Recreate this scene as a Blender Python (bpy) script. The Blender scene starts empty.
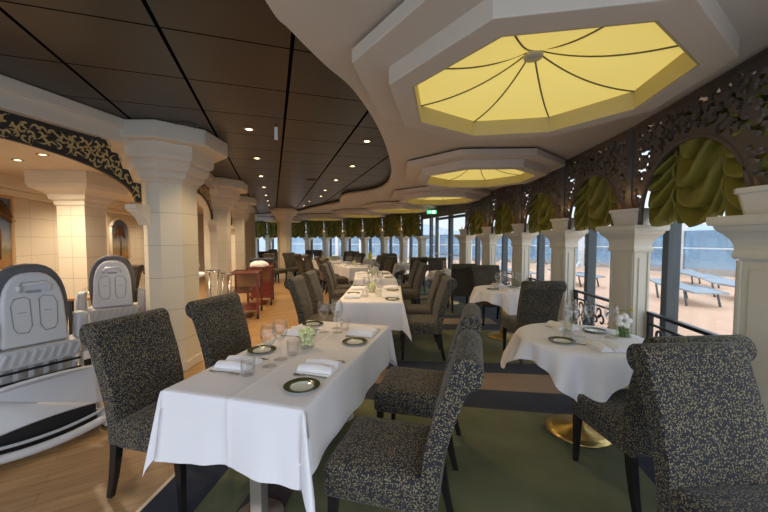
import bpy, bmesh, math, random
import numpy as np
from mathutils import Vector, Matrix
from mathutils.geometry import delaunay_2d_cdt
random.seed(7)
C = bpy.context.scene.collection
PI = math.pi
R_ = math.radians
sc = bpy.context.scene

# ------------------------------------------------------------------ materials
def mat(name):
    m = bpy.data.materials.new(name); m.use_nodes = True
    nt = m.node_tree; nt.nodes.clear()
    out = nt.nodes.new('ShaderNodeOutputMaterial')
    return m, nt, out
def N(nt, kind, **kw):
    n = nt.nodes.new(kind)
    for k, v in kw.items():
        if hasattr(n, k): setattr(n, k, v)
        else: n.inputs[k.replace('_', ' ')].default_value = v
    return n
def L(nt, a, b): nt.links.new(a, b)
def bsdf(nt, out, col, rough=.5, metal=0., spec=.5, **kw):
    b = nt.nodes.new('ShaderNodeBsdfPrincipled')
    b.inputs['Base Color'].default_value = (*col, 1)
    b.inputs['Roughness'].default_value = rough
    b.inputs['Metallic'].default_value = metal
    b.inputs['Specular IOR Level'].default_value = spec
    for k, v in kw.items(): b.inputs[k.replace('_', ' ')].default_value = v
    L(nt, b.outputs[0], out.inputs[0]); return b
def plain(name, col, rough=.5, metal=0., spec=.5, var=.06, scale=6., bump=0., **kw):
    m, nt, out = mat(name)
    b = bsdf(nt, out, col, rough, metal, spec, **kw)
    tc = N(nt, 'ShaderNodeTexCoord'); nz = N(nt, 'ShaderNodeTexNoise', Scale=scale, Detail=4.)
    L(nt, tc.outputs['Object'], nz.inputs['Vector'])
    mx = N(nt, 'ShaderNodeMixRGB'); mx.inputs[1].default_value = (*[c*(1-var) for c in col], 1)
    mx.inputs[2].default_value = (*[min(1, c*(1+var)) for c in col], 1)
    L(nt, nz.outputs[0], mx.inputs[0]); L(nt, mx.outputs[0], b.inputs['Base Color'])
    if bump:
        n2 = N(nt, 'ShaderNodeTexNoise', Scale=scale*14, Detail=2.); L(nt, tc.outputs['Object'], n2.inputs['Vector'])
        bp = N(nt, 'ShaderNodeBump', Strength=bump, Distance=.01)
        L(nt, n2.outputs[0], bp.inputs['Height']); L(nt, bp.outputs[0], b.inputs['Normal'])
    return m
def emit(name, col, s):
    m, nt, out = mat(name); e = N(nt, 'ShaderNodeEmission', Color=(*col, 1), Strength=s)
    L(nt, e.outputs[0], out.inputs[0]); return m
def glassy(name, tint=(1, 1, 1), refl=.5, base=.03):
    m, nt, out = mat(name)
    t = N(nt, 'ShaderNodeBsdfTransparent', Color=(*tint, 1)); g = N(nt, 'ShaderNodeBsdfGlossy', Roughness=.03)
    lw = N(nt, 'ShaderNodeLayerWeight', Blend=.25)
    ma = N(nt, 'ShaderNodeMath', operation='MULTIPLY_ADD'); ma.inputs[1].default_value = refl; ma.inputs[2].default_value = base
    L(nt, lw.outputs['Facing'], ma.inputs[0])
    mx = N(nt, 'ShaderNodeMixShader'); L(nt, ma.outputs[0], mx.inputs[0]); L(nt, t.outputs[0], mx.inputs[1]); L(nt, g.outputs[0], mx.inputs[2])
    L(nt, mx.outputs[0], out.inputs[0]); return m

M = {}
M['cream'] = plain('cream_plaster', (.70, .64, .53), .6, var=.04, scale=3)
M['cream_ceil'] = plain('cream_ceiling', (.62, .535, .44), .55, var=.04, scale=2)
M['cream_tier'] = plain('cream_tier', (.66, .57, .47), .5, var=.03, scale=2)
M['pilaster'] = plain('pilaster_paint', (.66, .62, .52), .45, var=.04, scale=4)
M['gap'] = plain('gap_shade_tone', (.03, .025, .02), .6)  # shade of the recessed ceiling gaps put into a near-black colour
M['fret'] = plain('fret_bronze', (.125, .098, .078), .5, 0., .35, var=.2, scale=20)
M['arch_fret'] = plain('arch_fret_dark', (.035, .028, .028), .5, var=.2, scale=20)
M['gold'] = plain('gilt', (.70, .54, .24), .4, .35, var=.2, scale=30)
M['mullion'] = plain('mullion_grey', (.075, .09, .10), .4, var=.08)
M['black_metal'] = plain('black_iron', (.015, .017, .022), .35, .2)
M['leg'] = plain('black_lacquer', (.012, .011, .012), .25)
M['cloth'] = plain('white_linen', (.82, .81, .85), .8, var=.015, scale=40, bump=.06, spec=.2)
M['napkin'] = plain('white_napkin', (.88, .87, .9), .8, var=.02, scale=40, spec=.2)
M['brass'] = plain('brass', (.75, .53, .2), .28, .9, var=.08, scale=12)
M['steel'] = plain('brushed_steel', (.55, .5, .45), .35, .8)
M['chrome'] = plain('chrome', (.7, .7, .72), .15, .95)
M['plate'] = plain('plate_white', (.75, .77, .7), .15)
M['plate_rim'] = plain('plate_green', (.06, .075, .03), .2, var=.4, scale=60)
M['cutlery'] = plain('cutlery_steel', (.42, .38, .3), .22, .9)
M['glass'] = glassy('table_glass', (.99, .993, .995), .5, .03)
M['pane'] = glassy('window_pane', (.94, .97, .97), .25, .02)
M['screen_glass'] = glassy('wind_screen_glass', (.62, .69, .75), .3, .06)
M['water'] = glassy('vase_water', (.85, .92, .8), .3, .05)
M['flower'] = plain('cream_blossom', (.78, .82, .45), .6, var=.2, scale=80)
M['petal'] = plain('white_petal', (.85, .84, .82), .6)
M['yellow_petal'] = plain('yellow_petal', (.8, .66, .05), .5)
M['stem'] = plain('green_stem', (.12, .22, .06), .5)
M['trough'] = plain('trough_white', (.66, .62, .55), .5, var=.03)
M['rust'] = plain('terracotta', (.20, .10, .05), .7, var=.3, scale=30)
M['hc_shell'] = plain('grey_plastic', (.50, .52, .55), .4, var=.03)
M['hc_light'] = plain('pale_grey_plastic', (.56, .58, .62), .35, var=.03)
M['hc_pad'] = plain('charcoal_pad', (.105, .105, .12), .7, var=.1, scale=30, bump=.1)
M['hc_line'] = plain('seam_grey', (.28, .29, .31), .5)
M['black_rubber'] = plain('black_rubber', (.015, .015, .017), .6)
M['mahogany'] = plain('mahogany', (.17, .035, .025), .3, var=.25, scale=9)
M['navy'] = plain('navy_cloth', (.03, .04, .07), .7)
M['white'] = plain('white_paint', (.8, .8, .8), .5)
M['vent'] = plain('ceiling_vent', (.05, .045, .04), .5)
M['lounger'] = plain('lounger_grey', (.33, .36, .40), .6)
M['deck'] = plain('salmon_deck', (.80, .47, .30), .7, var=.04, scale=1)
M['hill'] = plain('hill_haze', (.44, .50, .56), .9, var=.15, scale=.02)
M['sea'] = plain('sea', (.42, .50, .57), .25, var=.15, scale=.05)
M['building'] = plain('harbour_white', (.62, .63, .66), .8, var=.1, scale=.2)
M['green_sign'] = emit('exit_green', (.05, .75, .25), 1.3)
M['sign_white'] = emit('exit_white', (.9, 1, .95), 1.6)
M['lamp_lens'] = emit('lamp_lens', (1, .72, .4), 9)
M['bezel'] = plain('lamp_bezel', (.3, .2, .12), .35, .6)
M['yellow_top'] = plain('yellow_plastic', (.85, .8, .02), .5)
M['rib'] = plain('dome_seam', (.18, .16, .07), .6)
M['cup'] = plain('dome_cup', (.5, .48, .45), .4)

def dome_mat():
    m, nt, out = mat('lit_fabric')
    d = N(nt, 'ShaderNodeBsdfDiffuse', Color=(.75, .66, .25, 1))
    t = N(nt, 'ShaderNodeBsdfTranslucent', Color=(.75, .66, .25, 1))
    e = N(nt, 'ShaderNodeEmission', Color=(.80, .62, .165, 1), Strength=.50)
    a = N(nt, 'ShaderNodeAddShader'); L(nt, d.outputs[0], a.inputs[0]); L(nt, e.outputs[0], a.inputs[1])
    L(nt, a.outputs[0], out.inputs[0]); return m
M['dome'] = dome_mat()
M['glow_tinted_rim'] = plain('rim_glow_tint', (.55, .46, .22), .6)  # the dome's yellow glow is put into the rim colour

def fabric():
    m, nt, out = mat('chair_fabric')
    b = bsdf(nt, out, (.03, .035, .045), .75, 0, .3, Sheen_Weight=.12, Sheen_Roughness=.5)
    tc = N(nt, 'ShaderNodeTexCoord')
    nz = N(nt, 'ShaderNodeTexNoise', Scale=45., Detail=2.); L(nt, tc.outputs['Object'], nz.inputs['Vector'])
    mu = N(nt, 'ShaderNodeVectorMath', operation='MULTIPLY_ADD'); mu.inputs[1].default_value = (.022,)*3
    L(nt, nz.outputs['Color'], mu.inputs[0]); L(nt, tc.outputs['Object'], mu.inputs[2])
    v = N(nt, 'ShaderNodeTexVoronoi', Scale=120.); L(nt, mu.outputs[0], v.inputs['Vector'])
    r = N(nt, 'ShaderNodeValToRGB'); r.color_ramp.elements[0].position = .33; r.color_ramp.elements[1].position = .43
    r.color_ramp.elements[0].color = (.25, .205, .115, 1); r.color_ramp.elements[1].color = (.017, .019, .025, 1)
    L(nt, v.outputs['Distance'], r.inputs[0]); L(nt, r.outputs[0], b.inputs['Base Color'])
    bp = N(nt, 'ShaderNodeBump', Strength=.15, Distance=.002); L(nt, v.outputs['Distance'], bp.inputs['Height']); L(nt, bp.outputs[0], b.inputs['Normal'])
    return m
M['fabric'] = fabric()

def velvet():
    m, nt, out = mat('olive_velvet')
    b = bsdf(nt, out, (.17, .155, .025), .42, 0, .3, Sheen_Weight=.6, Sheen_Roughness=.35)
    b.inputs['Sheen Tint'].default_value = (.6, .58, .2, 1)
    tc = N(nt, 'ShaderNodeTexCoord'); nz = N(nt, 'ShaderNodeTexNoise', Scale=9., Detail=3.)
    L(nt, tc.outputs['Object'], nz.inputs['Vector'])
    r = N(nt, 'ShaderNodeValToRGB'); r.color_ramp.elements[0].color = (.15, .14, .022, 1); r.color_ramp.elements[1].color = (.29, .245, .045, 1)
    L(nt, nz.outputs[0], r.inputs[0]); L(nt, r.outputs[0], b.inputs['Base Color']); return m
M['velvet'] = velvet()

def wood_floor():
    m, nt, out = mat('oak_planks'); b = bsdf(nt, out, (.4, .2, .07), .32, 0, .45)
    tc = N(nt, 'ShaderNodeTexCoord'); mp = N(nt, 'ShaderNodeMapping'); mp.inputs['Rotation'].default_value = (0, 0, R_(-33))
    L(nt, tc.outputs['Object'], mp.inputs[0])
    br = N(nt, 'ShaderNodeTexBrick', Scale=1., Mortar_Size=.0015, Brick_Width=1.3, Row_Height=.12)
    br.inputs['Color1'].default_value = (.40, .245, .112, 1); br.inputs['Color2'].default_value = (.50, .315, .150, 1); br.inputs['Mortar'].default_value = (.2, .1, .035, 1)
    L(nt, mp.outputs[0], br.inputs['Vector'])
    m2 = N(nt, 'ShaderNodeMapping'); m2.inputs['Scale'].default_value = (1.2, 16, 1); L(nt, mp.outputs[0], m2.inputs[0])
    nz = N(nt, 'ShaderNodeTexNoise', Scale=2.2, Detail=8., Distortion=1.2); L(nt, m2.outputs[0], nz.inputs['Vector'])
    r = N(nt, 'ShaderNodeValToRGB'); r.color_ramp.elements[0].position = .3; r.color_ramp.elements[0].color = (.62, .58, .52, 1); r.color_ramp.elements[1].position = .7
    L(nt, nz.outputs[0], r.inputs[0])
    mx = N(nt, 'ShaderNodeMixRGB', blend_type='MULTIPLY'); mx.inputs[0].default_value = .85
    L(nt, br.outputs['Color'], mx.inputs[1]); L(nt, r.outputs[0], mx.inputs[2]); L(nt, mx.outputs[0], b.inputs['Base Color']); return m
M['oak'] = wood_floor()

def carpet(name, a, c):
    m, nt, out = mat(name); b = bsdf(nt, out, a, .95, 0, .1, Sheen_Weight=.1)
    tc = N(nt, 'ShaderNodeTexCoord'); n1 = N(nt, 'ShaderNodeTexNoise', Scale=2.2, Detail=5.); n2 = N(nt, 'ShaderNodeTexNoise', Scale=260., Detail=1.)
    L(nt, tc.outputs['Object'], n1.inputs['Vector']); L(nt, tc.outputs['Object'], n2.inputs['Vector'])
    r = N(nt, 'ShaderNodeValToRGB'); r.color_ramp.elements[0].position = .35; r.color_ramp.elements[1].position = .65
    r.color_ramp.elements[0].color = (*a, 1); r.color_ramp.elements[1].color = (*c, 1)
    ad = N(nt, 'ShaderNodeMath', operation='MULTIPLY_ADD'); ad.inputs[1].default_value = .35
    sb = N(nt, 'ShaderNodeMath', operation='SUBTRACT'); sb.inputs[1].default_value = .17
    L(nt, n2.outputs[0], ad.inputs[0]); L(nt, n1.outputs[0], ad.inputs[2]); L(nt, ad.outputs[0], sb.inputs[0]); L(nt, sb.outputs[0], r.inputs[0])
    L(nt, r.outputs[0], b.inputs['Base Color'])
    bp = N(nt, 'ShaderNodeBump', Strength=.3, Distance=.004); L(nt, n2.outputs[0], bp.inputs['Height']); L(nt, bp.outputs[0], b.inputs['Normal']); return m
M['cg'] = carpet('carpet_green', (.095, .105, .048), (.145, .148, .075))
M['cn'] = carpet('carpet_navy', (.016, .02, .032), (.028, .032, .046))
M['ct'] = carpet('carpet_tan', (.19, .13, .085), (.25, .175, .115))
M['cm'] = carpet('carpet_maroon', (.045, .028, .03), (.065, .042, .042))

def ceil_panels():
    m, nt, out = mat('dark_ceiling_panels'); b = bsdf(nt, out, (.04, .035, .03), .36, 0, .45)
    g = N(nt, 'ShaderNodeNewGeometry'); mp = N(nt, 'ShaderNodeMapping', vector_type='TEXTURE')
    mp.inputs['Rotation'].default_value = (0, 0, R_(18)); L(nt, g.outputs['Position'], mp.inputs[0])
    s = N(nt, 'ShaderNodeSeparateXYZ'); L(nt, mp.outputs[0], s.inputs[0])
    def line(sock, off, sp, w):
        a = N(nt, 'ShaderNodeMath', operation='SUBTRACT'); a.inputs[1].default_value = off; L(nt, sock, a.inputs[0])
        p = N(nt, 'ShaderNodeMath', operation='PINGPONG'); p.inputs[1].default_value = sp/2; L(nt, a.outputs[0], p.inputs[0])
        c = N(nt, 'ShaderNodeMath', operation='LESS_THAN'); c.inputs[1].default_value = w; L(nt, p.outputs[0], c.inputs[0]); return c
    a = line(s.outputs[0], .13, .73, .012); c = line(s.outputs[1], 2.93, .65, .006)
    mx = N(nt, 'ShaderNodeMath', operation='MAXIMUM'); L(nt, a.outputs[0], mx.inputs[0]); L(nt, c.outputs[0], mx.inputs[1])
    col = N(nt, 'ShaderNodeMixRGB'); col.inputs[1].default_value = (.036, .031, .024, 1); col.inputs[2].default_value = (.003, .003, .003, 1)
    L(nt, mx.outputs[0], col.inputs[0]); L(nt, col.outputs[0], b.inputs['Base Color'])
    sp = N(nt, 'ShaderNodeMath', operation='MULTIPLY_ADD'); sp.inputs[1].default_value = -.45; sp.inputs[2].default_value = .45; L(nt, mx.outputs[0], sp.inputs[0]); L(nt, sp.outputs[0], b.inputs['Specular IOR Level'])
    bp = N(nt, 'ShaderNodeBump', Strength=.6, Distance=.01); L(nt, mx.outputs[0], bp.inputs['Height']); L(nt, bp.outputs[0], b.inputs['Normal'])
    return m
M['dark_ceil'] = ceil_panels()

def blocks(name, c, w, h, mort=.004):
    m, nt, out = mat(name); b = bsdf(nt, out, c, .5, 0, .4)
    tc = N(nt, 'ShaderNodeTexCoord'); s = N(nt, 'ShaderNodeSeparateXYZ'); L(nt, tc.outputs['Object'], s.inputs[0])
    p = N(nt, 'ShaderNodeMath', operation='PINGPONG'); p.inputs[1].default_value = h/2; L(nt, s.outputs[2], p.inputs[0])
    q = N(nt, 'ShaderNodeMath', operation='LESS_THAN'); q.inputs[1].default_value = mort; L(nt, p.outputs[0], q.inputs[0])
    f = q
    if w:
        p2 = N(nt, 'ShaderNodeMath', operation='PINGPONG'); p2.inputs[1].default_value = w/2; L(nt, s.outputs[0], p2.inputs[0])
        q2 = N(nt, 'ShaderNodeMath', operation='LESS_THAN'); q2.inputs[1].default_value = mort; L(nt, p2.outputs[0], q2.inputs[0])
        f = N(nt, 'ShaderNodeMath', operation='MAXIMUM'); L(nt, q.outputs[0], f.inputs[0]); L(nt, q2.outputs[0], f.inputs[1])
    mx = N(nt, 'ShaderNodeMixRGB'); mx.inputs[1].default_value = (*c, 1); mx.inputs[2].default_value = (*[k*.62 for k in c], 1)
    L(nt, f.outputs[0], mx.inputs[0]); L(nt, mx.outputs[0], b.inputs['Base Color'])
    bp = N(nt, 'ShaderNodeBump', Strength=.4, Distance=-.004); L(nt, f.outputs[0], bp.inputs['Height']); L(nt, bp.outputs[0], b.inputs['Normal']); return m
M['block'] = blocks('cream_blocks', (.66, .59, .46), .62, .31)
M['block_pillar'] = blocks('cream_pillar_blocks', (.71, .66, .53), 0, .36, .003)

def painting_mat():
    m, nt, out = mat('palm_painting_canvas'); b = bsdf(nt, out, (.3, .3, .3), .5)
    tc = N(nt, 'ShaderNodeTexCoord'); s = N(nt, 'ShaderNodeSeparateXYZ'); L(nt, tc.outputs['Object'], s.inputs[0])
    nz = N(nt, 'ShaderNodeTexNoise', Scale=6., Detail=6.); L(nt, tc.outputs['Object'], nz.inputs['Vector'])
    a = N(nt, 'ShaderNodeMath', operation='MULTIPLY_ADD'); a.inputs[1].default_value = .35; L(nt, nz.outputs[0], a.inputs[0]); L(nt, s.outputs[2], a.inputs[2])
    r = N(nt, 'ShaderNodeValToRGB'); e = r.color_ramp.elements
    e[0].position = .12; e[0].color = (.10, .045, .02, 1); e[1].position = .95; e[1].color = (.10, .15, .24, 1)
    for p, c in ((.3, (.32, .16, .05, 1)), (.42, (.16, .17, .09, 1)), (.55, (.34, .31, .26, 1)), (.75, (.18, .23, .31, 1))):
        x = e.new(p); x.color = c
    L(nt, a.outputs[0], r.inputs[0]); L(nt, r.outputs[0], b.inputs['Base Color']); return m
M['painting'] = painting_mat()
M['palm_dark'] = plain('palm_paint', (.12, .05, .015), .6, var=.3, scale=20)
M['frame_tan'] = plain('frame_tan', (.5, .33, .17), .5)
M['table_wood'] = plain('table_wood', (.45, .25, .1), .3, var=.2, scale=8)

# ------------------------------------------------------------------ mesh helpers
class MB:
    def __init__(s): s.v = []; s.f = []; s.m = []; s.sm = []
    def add(s, vs, fs, mi=0, smooth=False):
        o = len(s.v); s.v += [tuple(p) for p in vs]
        for f in fs: s.f.append([i+o for i in f]); s.m.append(mi); s.sm.append(smooth)
        return s
    def box(s, x0, x1, y0, y1, z0, z1, mi=0):
        v = [(x, y, z) for z in (z0, z1) for y in (y0, y1) for x in (x0, x1)]
        return s.add(v, [(0, 2, 3, 1), (4, 5, 7, 6), (0, 1, 5, 4), (2, 6, 7, 3), (0, 4, 6, 2), (1, 3, 7, 5)], mi)
    def loft(s, rings, mi=0, smooth=True, cap=True, closed=True):
        n = len(rings[0]); v = [p for r in rings for p in r]; f = []
        for k in range(len(rings)-1):
            for i in range(n if closed else n-1):
                j = (i+1) % n
                f.append((k*n+i, k*n+j, (k+1)*n+j, (k+1)*n+i))
        s.add(v, f, mi, smooth)
        if cap:
            s.add(rings[0], [tuple(range(n))[::-1]], mi); s.add(rings[-1], [tuple(range(n))], mi)
        return s
    def lathe(s, prof, n=24, c=(0, 0, 0), mi=0, smooth=True, cap=True):
        rings = [[(c[0]+r*math.cos(2*PI*i/n), c[1]+r*math.sin(2*PI*i/n), c[2]+z) for i in range(n)] for r, z in prof]
        return s.loft(rings, mi, smooth, cap)
    def tube(s, pts, r, n=8, mi=0, closed=False):
        pts = [Vector(p) for p in pts]; rings = []; m = len(pts)
        for k, p in enumerate(pts):
            if closed: d = pts[(k+1) % m]-pts[k-1]
            else: d = pts[min(k+1, m-1)]-pts[max(k-1, 0)]
            d.normalize(); up = Vector((0, 0, 1)) if abs(d.z) < .92 else Vector((1, 0, 0))
            a = d.cross(up).normalized(); b = a.cross(d)
            rr = r[k] if isinstance(r, (list, tuple)) else r
            rings.append([tuple(p+a*rr*math.cos(2*PI*i/n)+b*rr*math.sin(2*PI*i/n)) for i in range(n)])
        if closed: rings.append(rings[0])
        return s.loft(rings, mi, True, not closed)
    def bar(s, p, q, w, h=None, mi=0):
        p, q = Vector(p), Vector(q); h = h or w; d = (q-p).normalized()
        up = Vector((0, 0, 1)) if abs(d.z) < .95 else Vector((0, 1, 0))
        a = d.cross(up).normalized(); b = a.cross(d)
        ring = lambda c: [tuple(c+a*w/2*x+b*h/2*y) for x, y in ((-1, -1), (1, -1), (1, 1), (-1, 1))]
        return s.loft([ring(p), ring(q)], mi, False)
    def ball(s, c, r, n=8, mi=0, sz=1.):
        return s.lathe([(max(1e-4, r*math.sin(PI*k/n)), -r*sz*math.cos(PI*k/n)) for k in range(n+1)], n+2, c, mi)
    def grid(s, fn, nu, nv, mi=0, closed_u=False, smooth=True):
        v = [fn(i/(nu if closed_u else nu-1), j/(nv-1)) for j in range(nv) for i in range(nu)]
        f = [(j*nu+i, j*nu+(i+1) % nu, (j+1)*nu+(i+1) % nu, (j+1)*nu+i) for j in range(nv-1) for i in range(nu if closed_u else nu-1)]
        return s.add(v, f, mi, smooth)
    def mesh(s, name, mats):
        me = bpy.data.meshes.new(name); me.from_pydata(s.v, [], s.f)
        for m in mats: me.materials.append(m)
        me.polygons.foreach_set('material_index', s.m); me.polygons.foreach_set('use_smooth', s.sm)
        bm = bmesh.new(); bm.from_mesh(me); bmesh.ops.remove_doubles(bm, verts=bm.verts, dist=1e-5)
        bmesh.ops.recalc_face_normals(bm, faces=bm.faces); bm.to_mesh(me); bm.free(); me.update(); return me
    def obj(s, name, mats, parent=None, loc=(0, 0, 0), rz=0, bevel=0, bs=2, solid=0):
        if not isinstance(mats, (list, tuple)): mats = [mats]
        o = bpy.data.objects.new(name, s.mesh(name, mats)); C.objects.link(o)
        o.location = loc; o.rotation_euler = (0, 0, rz); o.parent = parent
        if solid:
            md = o.modifiers.new('s', 'SOLIDIFY'); md.thickness = solid; md.offset = 0
        if bevel:
            md = o.modifiers.new('b', 'BEVEL'); md.width = bevel; md.segments = bs; md.limit_method = 'ANGLE'; md.angle_limit = R_(40)
        return o
def tag(o, label, cat, group=None):
    o['label'] = label; o['category'] = cat
    if group: o['group'] = group
    return o
def thing(name, label, cat, loc=(0, 0, 0), rz=0, group=None):
    o = bpy.data.objects.new(name, None); C.objects.link(o); o.location = loc; o.rotation_euler = (0, 0, rz)
    o.empty_display_size = .1
    return tag(o, label, cat, group)
def struct(o): o['kind'] = 'structure'; return o
def dup(o, parent=None):
    c = o.copy(); C.objects.link(c)
    if parent is not None: c.parent = parent
    for ch in [x for x in bpy.data.objects if x.parent == o]: dup(ch, c)
    return c
KIDS = {}
def copy_of(o, loc, rz, label, group=None, sx=None):
    ch_of = KIDS.get(o.name)
    if ch_of is None:
        ch_of = [(c, [g for g in bpy.data.objects if g.parent == c]) for c in bpy.data.objects if c.parent == o]; KIDS[o.name] = ch_of
    r = o.copy(); C.objects.link(r); r.location = loc; r.rotation_euler = (0, 0, rz)
    if sx: r.scale = (sx, 1, 1)
    r['label'] = label
    if group: r['group'] = group
    for c, gs in ch_of:
        d = c.copy(); C.objects.link(d); d.parent = r
        for g in gs:
            e = g.copy(); C.objects.link(e); e.parent = d
    return r
USED = set()
def place(proto, loc, rz, label, group=None, sx=None):
    if proto.name not in USED:
        USED.add(proto.name)
        KIDS[proto.name] = [(c, [g for g in bpy.data.objects if g.parent == c]) for c in bpy.data.objects if c.parent == proto]
        proto.location = loc; proto.rotation_euler = (0, 0, rz); proto['label'] = label
        if sx: proto.scale = (sx, 1, 1)
        if group: proto['group'] = group
        return proto
    return copy_of(proto, loc, rz, label, group, sx)

def rrect(hx, hy, r, z, n=4, cx=0, cy=0):
    p = []
    for sx, sy, a0 in ((1, 1, 0), (-1, 1, 90), (-1, -1, 180), (1, -1, 270)):
        for k in range(n+1):
            a = R_(a0+90*k/n); p.append((cx+sx*(hx-r)+r*math.cos(a), cy+sy*(hy-r)+r*math.sin(a), z))
    return p
def oct_ring(R, off, z, c=(0, 0)): return [(c[0]+R*math.cos(R_(off+45*k)), c[1]+R*math.sin(R_(off+45*k)), z) for k in range(8)]
def cham(hx, hy, c, z): return [(hx, -hy+c, z), (hx, hy-c, z), (hx-c, hy, z), (-hx+c, hy, z), (-hx, hy-c, z), (-hx, -hy+c, z), (-hx+c, -hy, z), (hx-c, -hy, z)]

def inside(p, poly):
    x, y = p; r = False; n = len(poly)
    for i in range(n):
        x1, y1 = poly[i][:2]; x2, y2 = poly[(i+1) % n][:2]
        if (y1 > y) != (y2 > y) and x < (x2-x1)*(y-y1)/(y2-y1)+x1: r = not r
    return r
def fill(outer, holes=()):
    vs = []; es = []
    for lp in [outer]+list(holes):
        o = len(vs); n = len(lp); vs += [Vector(p[:2]) for p in lp]; es += [(o+i, o+(i+1) % n) for i in range(n)]
    v, e, f, *_ = delaunay_2d_cdt(vs, es, [], 0, 1e-5)
    out = []
    for t in f:
        c = (sum(v[i].x for i in t)/len(t), sum(v[i].y for i in t)/len(t))
        if inside(c, outer) and not any(inside(c, h) for h in holes): out.append(t)
    return v, out
def spline(pts, per=8):
    out = []; n = len(pts)
    for i in range(n-1):
        p0, p1, p2, p3 = [Vector(pts[max(0, min(n-1, k))]) for k in (i-1, i, i+1, i+2)]
        for k in range(per):
            t = k/per
            out.append(.5*((2*p1)+(p2-p0)*t+(2*p0-5*p1+4*p2-p3)*t*t+(3*p1-p0-3*p2+p3)*t**3))
    out.append(Vector(pts[-1])); return out

# marching squares on a signed field (positive = solid) -> plate of given thickness in the local XZ plane
def march(mb, F, x0, z0, h, y0, y1, mi=0):
    nz, nx = F.shape; idx = {}; V = []; polys = []; edges = {}
    def vid(key, p):
        if key not in idx: idx[key] = len(V); V.append(p)
        return idx[key]
    for j in range(nz-1):
        for i in range(nx-1):
            cs = [(i, j), (i+1, j), (i+1, j+1), (i, j+1)]; val = [F[b, a] for a, b in cs]
            if max(val) <= 0: continue
            poly = []
            for k in range(4):
                a, b = cs[k], cs[(k+1) % 4]; va, vb = val[k], val[(k+1) % 4]
                if va > 0: poly.append(vid(a, (x0+a[0]*h, z0+a[1]*h)))
                if (va > 0) != (vb > 0):
                    t = va/(va-vb); q, w = (a, b) if a < b else (b, a)
                    poly.append(vid((q, w), (x0+(a[0]+(b[0]-a[0])*t)*h, z0+(a[1]+(b[1]-a[1])*t)*h)))
            if len(poly) >= 3:
                polys.append(poly)
                for k in range(len(poly)):
                    e = (poly[k], poly[(k+1) % len(poly)])
                    if (e[1], e[0]) in edges: del edges[(e[1], e[0])]
                    else: edges[e] = 1
    n = len(V)
    vs = [(x, y0, z) for x, z in V]+[(x, y1, z) for x, z in V]
    fs = [tuple(p) for p in polys]+[tuple(q+n for q in p[::-1]) for p in polys]+[(b, a, a+n, b+n) for a, b in edges]
    mb.add(vs, fs, mi); return mb
def curl_pts(c, ang, s, turn=1.5*PI, hand=1, tail=1.2, w=.012, n=14):
    out = []
    for k in range(n+1):
        t = k/n; th = ang+hand*turn*t; r = s*(1-.62*t)
        if t < .25: r *= 1+(tail-1)*(1-t/.25)**2
        out.append((c[0]+r*math.cos(th), c[1]+r*math.sin(th), w*(.35+.9*math.sin(PI*min(1, .08+t*.8)))*(1.35 if t > .8 else 1)))
    return out
def field(curls, x0, x1, z0, z1, h):
    xs = np.arange(x0, x1+h/2, h); zs = np.arange(z0, z1+h/2, h); X, Z = np.meshgrid(xs, zs); D = np.full(X.shape, 9.)
    for cu in curls:
        for x, z, w in cu: D = np.minimum(D, np.hypot(X-x, Z-z)-w)
    return X, Z, -D                                        # positive inside the curls
def scatter(x0, x1, z0, z1, step, rnd, ok=lambda x, z: True):
    out = []; j = 0; z = z0
    while z <= z1:
        x = x0+(step/2 if j % 2 else 0)
        while x <= x1:
            px, pz = x+rnd.uniform(-.22, .22)*step, z+rnd.uniform(-.22, .22)*step
            if ok(px, pz): out.append((px, pz))
            x += step
        z += step*.86; j += 1
    return out

# ------------------------------------------------------------------ camera
cam = bpy.data.cameras.new('camera'); cam.sensor_width = 36; cam.lens = 16; cam.clip_start = .05; cam.clip_end = 5000
co = bpy.data.objects.new('camera', cam); C.objects.link(co); co.location = (0, 0, 1.5); co.rotation_euler = (R_(90-2.687), 0, 0)
sc.camera = co

# ------------------------------------------------------------------ plan of the room
P = [(1.85, .45), (2.2, 1.9), (2.45, 3.4), (2.55, 4.85), (2.57, 6.4), (2.43, 7.9), (2.26, 9.5), (1.4, 12.6), (.78, 13.9), (0, 15.1), (-.93, 16.25), (-2, 17.2), (-3.1, 18.1), (-4.2, 18.8), (-5.6, 19.3), (-6.7, 19.8), (-7.7, 20.2), (-8.8, 20.5), (-10, 20.7)]
ZC, ZD = 2.6, 2.7
def off_line(pts, d):
    out = []
    for i, p in enumerate(pts):
        a = Vector(pts[max(0, i-1)]); b = Vector(pts[min(len(pts)-1, i+1)]); t = (b-a).normalized()
        out.append((p[0]+t.y*d, p[1]-t.x*d))
    return out
OUTER = off_line([(1.5, -1.0)]+P, .55)
GL = off_line(P, .38)
inner = spline([(-.62, -1.0), (-.6, .6), (-.546, 1.62), (-.493, 1.843), (-.371, 2.2), (-.216, 2.594), (-.05, 3.45), (.07, 4.6), (.12, 5.8), (.03, 7.1), (-.33, 8.0), (-.95, 8.6), (-1.2, 9.4), (-1.35, 10.3), (-2.0, 11.3), (-2.6, 12.2), (-3.3, 13.4), (-4.5, 14.6), (-6.2, 15.8), (-8, 16.6), (-10.5, 17.2)], 6)

# coffers along an offset of the window line
COF = [((.95, 2.23), 12.5), ((1.40, 5.15), 20.5), ((1.27, 8.0), 26), ((.50, 10.75), 47-45+45), ((-.85, 13.1), 60), ((-2.7, 15.2), 70), ((-5.0, 16.9), 80)]
holes = [oct_ring(.93, a, 0, c) for c, a in COF]

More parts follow.
